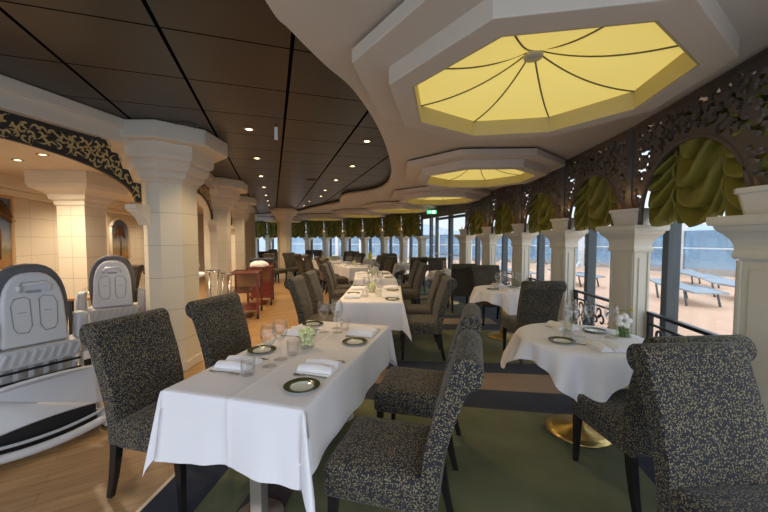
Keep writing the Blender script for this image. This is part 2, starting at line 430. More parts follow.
# floor: oak on the left, carpet in inlaid panels on the right
LB = [(-1.5, -1.2), (-1.42, .6), (-1.36, 1.8), (-1.26, 2.9), (-1.02, 4.4), (-.95, 5.8), (-1.05, 7.2), (-1.35, 8.8), (-2.0, 10.6), (-3.0, 12.3), (-4.4, 13.8), (-6.4, 15.0), (-10.5, 16.2)]
wl = spline([(1.4, -1.2)]+P[:8]+P[8:], 6)
def resample(pl, n):
    d = [0]
    for a, b in zip(pl, pl[1:]): d.append(d[-1]+(Vector(b)-Vector(a)).length)
    out = []; k = 0
    for i in range(n):
        s = d[-1]*i/(n-1)
        while k < len(d)-2 and d[k+1] < s: k += 1
        t = (s-d[k])/max(1e-9, d[k+1]-d[k]); out.append(Vector(pl[k]).lerp(Vector(pl[k+1]), t))
    return out, d[-1]
Lc = spline(LB, 10)
NS = 400
Wr, LW = resample([Vector(p) for p in off_line([tuple(p) for p in wl], .2)], NS)
Lr, LL = resample(Lc, NS)
_Ls, _ = resample(Lc, 1600)
Lr = []; _last = 0
for i in range(NS):
    t = (Wr[min(NS-1, i+3)]-Wr[max(0, i-3)]).normalized()
    best = min(range(_last, min(1600, _last+60)), key=lambda j: abs((_Ls[j]-Wr[i]).dot(t)))
    _last = best; Lr.append(_Ls[best])
mb = MB()
# station: match left and right boundaries by a fixed direction; transverse bands sit at given window-side distances
ts_ = [0, .10, .17, .26, .34, .44, .54, .64, .74, .80, .9, 1.0]
def bandmat(i, t):
    y = Wr[i].y if Wr[i].y < 9.8 else 9.8+(i-next(k for k in range(NS) if Wr[k].y >= 9.8))*LW/(NS-1)
    yy = (y-2.70) % 2.9
    if t < .085: return 1
    if t < .15: return 0
    if t < .22: return 3
    if t > .80: return 1
    if yy < .40: return 1
    if yy < .92: return 2
    if yy < 1.26: return 1
    return 0
tt = [0, .085, .15, .22, .36, .5, .65, .80, 1.0]
vs = []; fs = []; ms = []
for i in range(NS):
    for t in tt:
        p = Lr[i].lerp(Wr[i], t); vs.append((p.x, p.y, .001))
n = len(tt)
for i in range(NS-1):
    for k in range(n-1):
        fs.append((i*n+k, i*n+k+1, (i+1)*n+k+1, (i+1)*n+k)); ms.append(bandmat(i, (tt[k]+tt[k+1])/2))
mb.v = vs; mb.f = fs; mb.m = ms; mb.sm = [False]*len(fs)
fl = struct(mb.obj('floor', [M['cg'], M['cn'], M['ct'], M['cm']]))
mb = MB(); mb.add([(-11, -1.2, -.004), (2.0, -1.2, -.004), (2.0, 1.6, -.004), (2.0, 9.0, -.004), (.6, 12.5, -.004), (-3.5, 18, -.004), (-11, 19.5, -.004)], [range(7)])
struct(mb.obj('floor_wood', M['oak']))
mb = MB()
for i in range(0, NS-1, 2):
    a, b = Lr[i], Lr[min(NS-1, i+2)]; t = (b-a).normalized(); q = Vector((t.y, -t.x))*.012
    mb.add([(a.x-q.x, a.y-q.y, .003), (a.x+q.x, a.y+q.y, .003), (b.x+q.x, b.y+q.y, .003), (b.x-q.x, b.y-q.y, .003)], [(0, 1, 2, 3)])
struct(mb.obj('trim_floor_strip', M['steel']))

# dark ceiling above everything
mb = MB(); mb.add([(x, y, z) for z in (ZD, ZD+.12) for x, y in ((-3.6, -1.0), (2.6, -1.0), (3.2, 3), (3.2, 10), (.3, 16.5), (-3, 20), (-10.5, 21.5), (-10.5, 9), (-5.0, 9))], [tuple(range(9)), tuple(range(9, 18))]+[(i, (i+1) % 9, 9+(i+1) % 9, 9+i) for i in range(9)])
struct(mb.obj('ceiling', M['dark_ceil']))
# cream ceiling
outer = [tuple(p) for p in inner]+[tuple(p) for p in reversed(OUTER+[(-10.5, 21.3)])]
v, f = fill(outer, holes)
mb = MB(); mb.add([(p.x, p.y, ZC) for p in v], f)
nI = len(inner)
ins = off_line([tuple(p) for p in inner], .03)
mb.grid(lambda u, w: (*inner[round(u*(nI-1))], ZC+.075*w), nI, 2, 0)
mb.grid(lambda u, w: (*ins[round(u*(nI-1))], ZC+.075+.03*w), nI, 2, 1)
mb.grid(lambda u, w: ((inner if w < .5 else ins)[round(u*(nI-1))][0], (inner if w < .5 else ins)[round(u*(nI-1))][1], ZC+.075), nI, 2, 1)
struct(mb.obj('ceiling_cream', [M['cream_ceil'], M['gap']]))

cname = ['nearest and largest', 'second nearest', 'third nearest', 'fourth nearest', 'fifth nearest', 'sixth nearest', 'farthest']
for k, (c, a) in enumerate(COF):
    t = thing('octagonal_coffer_light', f'{cname[k]} octagonal stepped ceiling coffer with glowing yellow fabric dome', 'ceiling light', (*c, 0), 0, 'octagonal coffers over the window tables')
    b = MB()
    def ring(R0, R1, z0, z1, mi=0):
        o0, o1, i0, i1 = oct_ring(R1, a, z0), oct_ring(R1, a, z1), oct_ring(R0, a, z0), oct_ring(R0, a, z1)
        return b.loft([o1, o0, i0, i1, o1], mi, False, False)
    ring(.86, 1.16, 2.5, 2.578); b.obj('outer_tier', [M['cream_tier']], t, bevel=.006)
    b = MB(); ring(.88, 1.11, 2.575, 2.605); b.obj('shadow_gap', M['gap'], t)  # shade above the outer tier, painted as a dark ring
    b = MB(); ring(.80, .945, 2.40, 2.502); b.obj('inner_tier', [M['cream_tier']], t, bevel=.006)
    b = MB(); ring(.79, .806, 2.402, 2.54); b.obj('glow_tinted_rim', M['glow_tinted_rim'], t)
    # tented fabric: eight gores sagging between seams, gathered into a cup at the top
    def dome(u, w, lift=0):
        th = u*2*PI+R_(a); seg = (u*8) % 1; poly = .80*math.cos(PI/8)/math.cos((seg-.5)*PI/4)
        r = poly*(1-w)+.05*w
        z = 2.525+.165*(w**2.4)+(-.022*math.sin(PI*seg)*math.sin(PI*w)**.7)
        return (r*math.cos(th), r*math.sin(th), z+lift)
    b = MB(); b.grid(dome, 64, 15, 0, True); fab = b.obj('fabric_dome', M['dome'], t)
    for s in range(8):
        b = MB(); b.tube([dome(s/8, w/14, -.003) for w in range(15)], .0058, 6); b.obj('seam', M['rib'], t)
    b = MB(); b.lathe([(.001, 2.655), (.055, 2.655), (.06, 2.67), (.055, 2.695), (.001, 2.695)], 16); b.obj('centre_cup', M['cup'], t)

# ------------------------------------------------------------------ window side
far_bay = lambda i: i >= 8
def ordl(i):
    return ['nearest', 'first full', 'second full', 'third full', 'fourth full', 'fifth full', 'sixth full'][i] if i < 7 else None
# fretwork screen prototype, 1.5 long
BL = 1.5; h = .009
rnd = random.Random(3); curls = []
okp = lambda x, z: math.hypot(x-BL/2, z-1.70) > .635 and .07 < x < BL-.07
for (x, z) in scatter(.08, BL-.08, 1.66, 2.56, .088, rnd, okp):
    curls.append(curl_pts((x, z), rnd.uniform(0, 2*PI), rnd.uniform(.032, .046), PI*rnd.uniform(1.1, 1.6), rnd.choice((-1, 1)), 1.35, .0125, 12))
X, Z, G = field(curls, 0, BL, 1.63, ZC, h)
arch = np.minimum(np.hypot(X-BL/2, Z-1.70)-.565, 9)
arch = np.where(Z < 1.70, np.abs(X-BL/2)-.565, arch)
Fs = np.minimum(-G, arch)
edge = np.minimum(np.minimum(X, BL-X), ZC+.006-Z); Fs = np.where(edge < .03, np.maximum(Fs, .01), Fs)
Fs = np.minimum(Fs, arch); Fs[0, :] = -1e-4; Fs[:, 0] = -1e-4; Fs[:, -1] = -1e-4; Fs[-1, :] = -1e-4
mb = MB(); march(mb, Fs, 0, 1.63, h, -.012, .012)
scr = thing('fretwork_screen', '', 'screen')
mb.obj('fretwork_plate', M['fret'], scr)
mb = MB(); mb.tube([(BL/2-.57, .01, 1.62)]+[(BL/2-.575*math.cos(PI*k/24), .01, 1.70+.575*math.sin(PI*k/24)) for k in range(25)]+[(BL/2+.57, .01, 1.62)], .016, 8); mb.obj('arch_moulding', M['fret'], scr)
mb = MB(); mb.box(-.035, .035, -.03, .03, 1.66, ZC-.002); mb.obj('end_post', M['mullion'], scr)
mb = MB(); mb.box(.036, BL-.036, -.025, .025, ZC-.03, ZC-.002); mb.obj('top_rail', M['fret'], scr)

# festoon blind prototype
def festoon(u, v):
    x = -.60+1.20*u; W3 = [-.60, -.23, .25, .60]
    k = 0 if x < W3[1] else 1 if x < W3[2] else 2
    q = (x-W3[k])/(W3[k+1]-W3[k]); sag = 4*q*(1-q)
    zt = 2.585; zb = 1.715-.06*sag+.02*(k == 1)
    ph = 6.2*v+.37*k-(1.4+.3*(k == 1))*sag*(.35+.65*v)+.30*math.sin(7*x+5*v+k)+.16*math.sin(17*x-6*v)+.35*math.sin(3.1*v+2*k)
    fr = ph % 1.0
    fold = math.sin(PI*min(1, fr/.78)) if fr < .78 else .0
    fold = max(0, fold)**.7*(.55+.45*fr)
    g = .25+.75*sag**.6
    d = .15*fold*g+.05*sag*math.sin(PI*min(1, v*.85+.1))+.010*math.sin(31*x+9*v)*(1-sag)
    z = zt+(zb-zt)*v-.08*fold*g-.02*sag
    return (x, d, z)
mb = MB(); mb.grid(festoon, 90, 170); bl = thing('festoon_blind', '', 'blind'); mb.obj('gathered_velvet', M['velvet'], bl, solid=.004)
for x in (-.25, .25):
    b = MB(); b.tube([(x, .075+.02*math.sin(k*1.9), 2.55-.88*k/14) for k in range(15)], [.008+.007*abs(math.sin(k*1.7)) for k in range(15)], 6); b.obj('gathering_cord', M['velvet'], bl)

# pillar prototype (stone coloured, inset panels, flared capital)
pil = thing('window_pillar', '', 'pillar')
A_, B_ = .13, .085
mb = MB(); mb.box(-A_, A_, -B_, B_, .0, 1.40)
for e in (-1, 1):                     # raised stiles and a raised inner panel leave a recessed frame on every face
    for y0, y1 in ((B_, B_+.012), (-B_-.012, -B_)):
        mb.box(e*(A_-.012)-.012, e*(A_-.012)+.012, y0, y1, .13, 1.38)
    for x0, x1 in ((A_, A_+.012), (-A_-.012, -A_)):
        mb.box(x0, x1, e*(B_-.008)-.012, e*(B_-.008)+.012, .13, 1.38)
for y0, y1 in ((B_, B_+.012), (-B_-.012, -B_)): mb.box(-.065, .065, y0, y1, .20, 1.33)
for x0, x1 in ((A_, A_+.012), (-A_-.012, -A_)): mb.box(x0, x1, -.035, .035, .20, 1.33)
mb.obj('shaft', M['pilaster'], pil, bevel=.004)
sq = lambda a, z: [(a, -a, z), (a, a, z), (-a, a, z), (-a, -a, z)]
rc = lambda g, z: [(A_+g, -B_-g, z), (A_+g, B_+g, z), (-A_-g, B_+g, z), (-A_-g, -B_-g, z)]
prof = [(.015, 1.385), (.022, 1.40), (.022, 1.42), (.015, 1.44), (.018, 1.47), (.030, 1.505), (.052, 1.535), (.072, 1.555), (.082, 1.575), (.082, 1.585), (.10, 1.587), (.105, 1.605), (.105, 1.64)]
mb = MB(); mb.loft([rc(g, z) for g, z in prof], 0, False); mb.obj('capital', M['pilaster'], pil)
mb = MB(); mb.loft([rc(g, z) for g, z in [(.035, 0), (.035, .12), (.022, .14), (.014, .16)]], 0, False); mb.obj('plinth', M['pilaster'], pil)

# trough on the capital
tr = thing('trough', '', 'trough')
mb = MB(); o8 = lambda a, b, z: [(a, -b+.03, z), (a, b-.03, z), (a-.03, b, z), (-a+.03, b, z), (-a, b-.03, z), (-a, -b+.03, z), (-a+.03, -b, z), (a-.03, -b, z)]
mb.loft([o8(.135, .085, 0), o8(.16, .105, .125), o8(.172, .115, .13), o8(.172, .115, .16), o8(.16, .103, .16), o8(.15, .095, .12)], 0, False)
mb.obj('trough_body', M['trough'], tr, bevel=.004)
mb = MB()
rr = random.Random(4)
for k in range(8):
    x, y = rr.uniform(-.10, .10), rr.uniform(-.06, .06)
    mb.tube([(x, y, .11), (x*1.05, y, .165+rr.uniform(0, .03)), (x*1.1+rr.uniform(-.02, .02), y, .22+rr.uniform(0, .05))], [.012, .014, .003], 5)
mb.obj('dried_foliage', M['rust'], tr)

# railing
ral = thing('iron_railing', '', 'railing')
mb = MB(); mb.bar((.13, 0, .80), (BL-.13, 0, .80), .05, .03); mb.obj('top_rail', M['black_metal'], ral, bevel=.004)
mb = MB(); mb.bar((.13, 0, .70), (BL-.13, 0, .70), .02, .02); mb.bar((.13, 0, .16), (BL-.13, 0, .16), .02, .02); mb.obj('lower_rail', M['black_metal'], ral)
for x in (.15, BL-.15):
    mb = MB(); mb.box(x-.02, x+.02, -.02, .02, .004, .785); mb.obj('post', M['black_metal'], ral)
rnd = random.Random(11); curls = []
for (x, z) in scatter(.22, BL-.22, .24, .66, .15, rnd):
    curls.append(curl_pts((x, z), rnd.uniform(0, 6.28), .075, 1.7*PI, rnd.choice((-1, 1)), 1.5, .009, 22))
X, Z, G = field(curls, .16, BL-.16, .165, .705, .009); G[0, :] = G[-1, :] = -1e-4; G[:, 0] = G[:, -1] = -1e-4
mb = MB(); march(mb, G, .16, .165, .009, -.006, .006); mb.obj('scrollwork', M['black_metal'], ral)

wn = ['beside the nearest chair', 'behind the nearest round table', 'behind the second round table', 'before the third round table', 'beside the third round table', 'nearest the exit door']
fars = {}
def farlab(i, what):       # counted leftwards from the exit door
    k = i-7; w = ['first', 'second', 'third', 'fourth', 'fifth', 'sixth', 'seventh', 'eighth', 'ninth', 'tenth', 'eleventh', 'twelfth']
    return f'{what}, {w[min(k, 11)]} one left of the exit door'
near_ord = ['frontmost, cut by the right edge', 'right of the nearest round table', 'between the first and second round tables', 'behind the second round table', 'third from the exit door', 'second from the exit door', 'first to the right of the exit door']
near_bay = ['frontmost bay at the right edge', 'nearest bay fully in view', 'second bay from the right edge', 'third bay from the right edge', 'fourth bay from the right edge', 'fifth bay, next to the exit door']
for i in range(len(P)-1):
    a, b = Vector(P[i]), Vector(P[i+1]); d = b-a; ln = d.length; ang = math.atan2(d.y, d.x); sx = ln/BL
    t = d/ln; nout = Vector((t.y, -t.x))
    ta = (Vector(P[min(len(P)-1, i+1)])-Vector(P[max(0, i-1)])); pa = math.atan2(ta.y, ta.x)
    near = i < 7
    if i > 0 and i <= 17:
        lab = f'cream window pillar with flared capital, {near_ord[i-1]}' if near else farlab(i, 'distant cream window pillar with flared capital')
        place(pil, (a.x, a.y, 0), pa+(R_(16) if near else 0), lab, 'window pillars')
        lab = f'cream trough box on the window pillar capital, {near_ord[i-1]}' if near else farlab(i, 'small cream trough box on its window pillar capital')
        if i != 7: place(tr, (a.x, a.y, 1.642), pa+(R_(22) if near else 0), lab, 'troughs on the pillar capitals')
    if i != 6:
        lab = f'dark curly fretwork screen over an arched opening, {near_bay[i]}' if near else farlab(i, 'dark fretwork screen over an arched window')
        place(scr, (a.x, a.y, 0), ang, lab, 'fretwork screens along the windows', sx)
        lab = f'olive green gathered velvet festoon blind, {near_bay[i]}' if near else farlab(i, 'olive velvet festoon blind')
        m = (a+b)/2+nout*(.15 if near else -.03); place(bl, (m.x, m.y, 0), ang, lab, 'festoon blinds', sx*(1.02 if near else 1.1))
    if i < 6:
        q = a+nout*.12; place(ral, (q.x, q.y, 0), ang, f'black scrolled iron railing at the window, {near_bay[i]}', 'iron railings', sx)
    # glazing
    ga, gb = Vector(GL[i]), Vector(GL[i+1]); g = gb-ga; gl = g.length; gang = math.atan2(g.y, g.x)
    root = struct(MB().box(-.04, .04, -.06, .06, 0, 2.6).box(.04, gl-.04, -.04, .04, 0, .10).box(.04, gl-.04, -.04, .04, 2.5, 2.6).obj(f'window_{i+1}' if i != 6 else 'door_1', M['mullion'], None, (ga.x, ga.y, 0), gang, bevel=.005))
    if i == 6:
        for x in (.55, 1.62, 1.72, 2.75):
            MB().box(x-.04, x+.04, -.05, .05, .1, 2.5).obj('door_stile', M['mullion'], root)
        MB().box(.5, 2.8, -.045, .045, 2.2, 2.28).obj('door_transom', M['mullion'], root)
        for x in (.65, 1.80):
            MB().tube([(x, .06, 1.0), (x, .11, 1.02), (x+.85, .11, 1.02), (x+.85, .06, 1.0)], .018, 8).obj('push_bar', M['chrome'], root)
    MB().box(.04, gl-.04, -.006, .006, .1, 2.5).obj('pane', M['pane'], root)
# plain dark fascia above the exit door
a, b = Vector(P[6]), Vector(P[7]); d = b-a; ang = math.atan2(d.y, d.x)
struct(MB().box(.04, d.length-.04, -.02, .02, 2.25, 2.597).obj('trim_1', M['fret'], None, (a.x, a.y, 0), ang))
# exit sign hung from the ceiling
t = thing('exit_sign', 'green lit exit sign hung above the glass door', 'sign', (1.42, 10.2, 2.33), R_(-12))
MB().box(-.14, .14, -.02, .02, -.055, .055).obj('sign_box', M['green_sign'], t)
b = MB()
b.box(.02, .10, -.022, -.0205, -.04, .04)                            # door pictogram
b.add([(-.10, -.022, -.008), (-.05, -.022, -.008), (-.05, -.022, -.03), (-.005, -.022, 0), (-.05, -.022, .03), (-.05, -.022, .008), (-.10, -.022, .008)], [range(7)])
b.obj('pictogram', M['sign_white'], t)
MB().tube([(-.1, 0, .055), (-.1, 0, .27)], .006, 6).tube([(.1, 0, .055), (.1, 0, .27)], .006, 6).obj('hanger', M['black_metal'], t)

# ------------------------------------------------------------------ left arcade
AR = [(-3.18, .85), (-2.50, 4.03), (-3.45, 7.1), (-4.25, 9.75), (-5.3, 12.4)]
ARp = [(-3.2, .80), (-2.50, 4.03), (-3.45, 7.1), (-4.25, 9.75), (-5.3, 12.4)]
ap = thing('arcade_pillar', '', 'pillar')
MB().loft([cham(.22, .31, .15, z) for z in (0, 2.2)], 0, False).obj('shaft', M['block_pillar'], ap)
pr_ = [(0, 2.12), (.025, 2.135), (.025, 2.155), (.06, 2.175), (.075, 2.20), (.075, 2.235), (.11, 2.26), (.13, 2.31), (.13, 2.345), (.165, 2.36), (.175, 2.40), (.175, 2.52)]
MB().loft([cham(.22+d, .31+d, .15+d*.55, z) for d, z in pr_], 0, False).obj('capital', M['cream'], ap)
MB().loft([cham(.56, .60, .33, z) for z in (2.52, 2.695)], 0, False).obj('abacus', M['cream'], ap, bevel=.012)
MB().loft([cham(.235, .325, .16, z) for z in (0, .10)], 0, False).obj('plinth', M['block_pillar'], ap)
alab = ['cream block-jointed arcade pillar outside the view on the left', 'large cream chamfered arcade pillar nearest, behind the high-back chairs', 'second cream arcade pillar beside the red serving trolleys', 'third cream arcade pillar beyond the serving trolleys', 'fourth cream arcade pillar, farthest along the arcade']
for k, p in enumerate(ARp):
    place(ap, (*p, 0), 0 if k == 1 else R_(12), alab[k], 'arcade pillars')
# free-standing far column
fc = thing('column', 'cream free-standing flared column in the far dining area', 'column', (-3.9, 13.4, 0))
MB().loft([oct_ring(.27, 22.5, z) for z in (.12, 2.2)], 0, False).obj('shaft', M['block_pillar'], fc)
MB().loft([oct_ring(r, 22.5, z) for r, z in ((.27, 2.2), (.29, 2.22), (.30, 2.3), (.36, 2.42), (.48, 2.54), (.55, 2.60), (.55, 2.695))], 0, False).obj('capital', M['cream'], fc)
MB().loft([oct_ring(r, 22.5, z) for r, z in ((.33, 0), (.33, .1), (.28, .14))], 0, False).obj('plinth', M['cream'], fc)

# beams, hanging arched fretwork, brackets
arch_lab = ['gilt scroll fretwork arch hanging at the upper left', 'gilt fretwork arch between first and second arcade pillars', 'gilt fretwork arch between second and third arcade pillars', 'gilt fretwork arch between third and fourth arcade pillars']
for k in range(4):
    a, b = Vector(AR[k]), Vector(AR[k+1]); d = b-a; ln = d.length; ang = math.atan2(d.y, d.x)
    struct(MB().box(0, ln, -.02, .26, 2.47, 2.695).box(0, ln, -.06, .0, 2.60, 2.697).obj(f'trim_{k+2}', M['cream'], None, (a.x, a.y, 0), ang, bevel=.008))
    Lh = ln-.72; x0 = .36
    hh = .010; xs0, xs1, zs0, zs1 = 0, Lh, 1.86, 2.47
    rnd = random.Random(20+k)
    def zlo(x): return 1.90+.36*math.sqrt(max(0, 1-((x-Lh/2)/(Lh/2-.06))**2))
    def zhi(x):
        e = min(x, Lh-x)
        return 2.46 if e > .34 else 2.36 if e > .23 else 2.22 if e > .12 else 2.10
    xs = np.arange(xs0, xs1+hh/2, hh); zs = np.arange(zs0, zs1+hh/2, hh); X, Z = np.meshgrid(xs, zs)
    lo = np.array([zlo(x) for x in xs]); hi = np.array([zhi(x) for x in xs])
    k5 = np.ones(5)/5; his = np.convolve(np.pad(hi, 2, 'edge'), k5, 'valid')
    F = np.minimum(Z-lo[None, :], his[None, :]-Z); F[:, 0] = F[:, -1] = F[0, :] = F[-1, :] = -1e-4
    root = thing('fretwork_arch', arch_lab[k], 'arch', (a.x, a.y, 0), ang, 'gilt fretwork arches of the arcade')
    mb = MB(); march(mb, F, x0, zs0, hh, .02, .05); mb.obj('arch_plate', M['arch_fret'], root)
    curls = []
    for (x, z) in scatter(.03, Lh-.03, 1.90, 2.45, .058, rnd, lambda x, z: zlo(x)+.034 < z < zhi(x)-.026):
        curls.append(curl_pts((x, z), rnd.uniform(0, 6.28), .031, 1.3*PI, rnd.choice((-1, 1)), 1.8, .0058, 16))
    Xg, Zg, G = field(curls, xs0, xs1, zs0, zs1, .005 if k == 0 else .0075)
    hg = .005 if k == 0 else .0075
    G[0, :] = G[-1, :] = -1e-4; G[:, 0] = G[:, -1] = -1e-4
    mb = MB(); march(mb, G, x0, zs0, hg, .012, .022); march(mb, G, x0, zs0, hg, .048, .058); mb.obj('gilt_scrollwork', M['gold'], root)['kind'] = 'stuff'
    for x in (x0+.42, ln/2, ln-x0-.42): MB().box(x-.012, x+.012, .025, .045, 2.44, 2.53).obj('hanger', M['black_metal'], root)
    for x, s in ((.33, 1), (ln-.33, -1)):
        t = thing('bracket', f'cream curved bracket under the {"near" if s > 0 else "far"} end of fretwork arch, {["leftmost bay", "second bay", "third bay", "fourth bay"][k]}', 'bracket', (a.x+d.x/ln*x, a.y+d.y/ln*x, 0), ang, 'arcade brackets')
        ring = lambda w, z: [(-.05*s, .035-.07, z), (w*s, .035-.07, z), (w*s, .035+.07, z), (-.05*s, .035+.07, z)]
        MB().loft([ring(w, z) for w, z in ((.0, 1.66), (.02, 1.70), (.045, 1.74), (.10, 1.79), (.13, 1.80), (.13, 1.82), (.15, 1.825), (.15, 1.875))], 0, False).obj('bracket_body', M['cream'], t)

# side room behind the arcade
WLa, WLb = Vector((-4.5, 1.0)), Vector((-8.2, 13.2))
d = WLb-WLa; wln = d.length; wang = math.atan2(d.y, d.x)
struct(MB().box(0, wln, 0, .15, 0, 2.62).obj('wall_left', M['block'], None, (WLa.x, WLa.y, 0), wang))
struct(MB().box(0, wln, -.14, .0, 2.28, 2.5).box(0, wln, -.08, 0, 2.18, 2.28).obj('trim_6', M['cream'], None, (WLa.x, WLa.y, 0), wang, bevel=.02))
struct(MB().box(0, wln, -.02, .0, 0, .12).obj('baseboard_left', M['cream'], None, (WLa.x, WLa.y, 0), wang))
mb = MB(); q = [(-3.2, .8), (-2.75, 4.1), (-3.65, 7.0), (-4.4, 9.75), (-5.45, 12.4), (-8.3, 13.6), (-4.75, 1.0)]
mb.add([(x, y, 2.475) for x, y in q]+[(x, y, 2.495) for x, y in q], [tuple(range(7)), tuple(range(7, 14))]+[(i, (i+1) % 7, 7+(i+1) % 7, 7+i) for i in range(7)])
struct(mb.obj('ceiling_side_room', M['cream_ceil']))
struct(MB().add([(-8.2, 13.2, 0), (-5.5, 14.6, 0), (-5.5, 14.6, 2.7), (-8.2, 13.2, 2.7)], [(0, 1, 2, 3)]).obj('wall_back', M['block'], solid=.1))
# square pier inside
t = thing('pier', 'square cream block-faced pier with moulded cornice behind the high chairs', 'pillar', (-4.62, 5.25, 0), R_(2))
MB().box(-.2, .2, -.2, .2, 0, 2.2).obj('shaft', M['block'], t)
MB().loft([sq(.2+dd, z) for dd, z in ((0, 2.0), (.02, 2.02), (.02, 2.07), (.06, 2.10), (.07, 2.16), (.12, 2.20), (.20, 2.24), (.22, 2.30), (.22, 2.474))], 0, False).obj('cornice', M['cream'], t)
def wallpt(s, off): p = WLa+d/wln*s; nn = Vector((d.y, -d.x)).normalized(); return p+nn*off
def palm(b, x, z, s):
    b.tube([(x, -.012, z), (x+.03*s, -.012, z+.25*s), (x, -.012, z+.5*s)], [.025*s, .018*s, .014*s], 6)
    for k in range(9):
        a = R_(-20+220*k/8); b.tube([(x, -.012, z+.5*s), (x+.14*s*math.cos(a), -.014, z+.5*s+.12*s*math.sin(a)), (x+.27*s*math.cos(a), -.012, z+.5*s+.10*s*math.sin(a)-.10*s)], [.012*s, .03*s, .004*s], 5)
p = wallpt(4.08, .02); t = thing('painting', 'framed palm tree painting cut by the left edge', 'painting', (p.x, p.y, 1.06), wang)
MB().box(-.4, .4, -.006, .02, .0, 1.07).obj('canvas', M['painting'], t)
mb = MB(); palm(mb, .12, .15, 1.4); palm(mb, -.18, .1, 1.2); mb.obj('palm', M['palm_dark'], t)
MB().box(-.45, -.4, -.03, .02, -.05, 1.12).box(.4, .45, -.03, .02, -.05, 1.12).box(-.4, .4, -.03, .02, -.05, 0).box(-.4, .4, -.03, .02, 1.07, 1.12).obj('frame', M['frame_tan'], t, bevel=.008)
p = wallpt(8.24, .02); t = thing('painting', 'arched palm tree painting in the wall niche left of the large pillar', 'painting', (p.x, p.y, 1.0), wang)
mb = MB(); pts = [(-.5, 0), (.5, 0), (.5, .72)]+[(.5*math.cos(PI*k/16), .72+.32*math.sin(PI*k/16)) for k in range(1, 16)]+[(-.5, .72)]
mb.loft([[(x, -.006, z) for x, z in pts], [(x, .02, z) for x, z in pts]], 0, False); mb.obj('canvas', M['painting'], t)
mb = MB(); palm(mb, -.02, .05, 1.3); mb.obj('palm', M['palm_dark'], t)
mb = MB(); mb.tube([(x*1.04, -.01, z+(.02 if z > 0 else -.0)) for x, z in pts[1:]+pts[:1]], .035, 8); mb.obj('frame', M['cream'], t)

# ------------------------------------------------------------------ ceiling fittings
dl = thing('downlight', '', 'downlight')
MB().lathe([(.034, -.002), (.036, -.008), (.058, -.008), (.06, 0)], 20, cap=False).obj('bezel', M['bezel'], dl)
MB().lathe([(.001, -.004), (.034, -.004)], 16, cap=False).obj('lens', M['lamp_lens'], dl)
D1 = [(-1.461, 3.755), (-1.861, 5.063), (-2.309, 6.472), (-2.721, 7.803), (-3.151, 9.181), (-3.55, 10.5), (-3.95, 11.8)]
D2 = [(-.206, 4.203), (-.511, 5.604), (-.961, 6.899), (-1.42, 8.3), (-1.721, 9.389), (-2.3, 10.6), (-2.8, 12.0)]
D3 = [(-.62, 8.05), (-1.05, 8.25)]
ordn = ['nearest', 'second', 'third', 'fourth', 'fifth', 'sixth', 'farthest']
def lamp(x, y, z, e, col=(1, .72, .42), ang=120, r=.03):
    l = bpy.data.lights.new('downlight_beam', 'SPOT'); l.energy = e; l.color = col; l.spot_size = R_(ang); l.spot_blend = .6; l.shadow_soft_size = r
    o = bpy.data.objects.new('downlight_beam', l); C.objects.link(o); o.location = (x, y, z); return o
for k, p in enumerate(D1): place(dl, (*p, ZD), 0, f'{ordn[k]} recessed downlight in the left row of the dark ceiling', 'downlights'); lamp(*p, ZD-.03, 40)
for k, p in enumerate(D2): place(dl, (*p, ZD), 0, f'{ordn[k]} recessed downlight in the right row of the dark ceiling', 'downlights'); lamp(*p, ZD-.03, 40)
SR = [((-3.89, 3.94), 'right one of two'), ((-4.457, 4.203), 'left one of two'), ((-5.0, 6.7), 'one above the arched painting, out of sight'), ((-4.7, 8.2), 'one behind the second pillar'), ((-5.9, 10.4), 'one behind the third pillar'), ((-5.75, 4.7), 'one added off the left edge for brightness'), ((-6.15, 7.6), 'one added to brighten the painting wall')]  # last two are added lamps that brighten the side room wall
for p, w in SR:
    place(dl, (*p, 2.475), 0, f'recessed downlight in the cream side room ceiling, {w}', 'downlights'); lamp(*p, 2.445, 78, (1, .80, .58), 150)
for x, y, w in ((-2.06, 3.62, 'beside the large pillar'), (-1.45, 6.9, 'between the downlight rows')):
    t = thing('ceiling_vent', f'round dark flush ceiling grille {w}', 'vent', (x, y, ZD))
    MB().lathe([(.001, -.004), (.07, -.004), (.075, -.012), (.10, -.012), (.105, 0)], 24, cap=False).obj('grille', M['vent'], t)
t = thing('hanging_sensor', 'small white sensor strip hanging under the dark ceiling', 'sensor', (-1.12, 3.6, ZD))
MB().box(-.016, .016, -.012, .012, -.16, -.03).obj('sensor_body', M['white'], t, bevel=.004); MB().box(-.006, .006, -.006, .006, -.03, 0).obj('hanger', M['black_metal'], t)
# warm uplights hidden in the troughs
for i in range(2, 13):
    if i in (7,): continue
    l = bpy.data.lights.new('trough_glow', 'POINT'); l.energy = .22 if i < 7 else .5; l.color = (1, .5, .22); l.shadow_soft_size = .03
    o = bpy.data.objects.new('trough_glow', l); C.objects.link(o)
    tt_ = (Vector(P[i+1])-Vector(P[i-1])).normalized(); o.location = (P[i][0]-tt_.y*.10, P[i][1]+tt_.x*.10, 1.95)

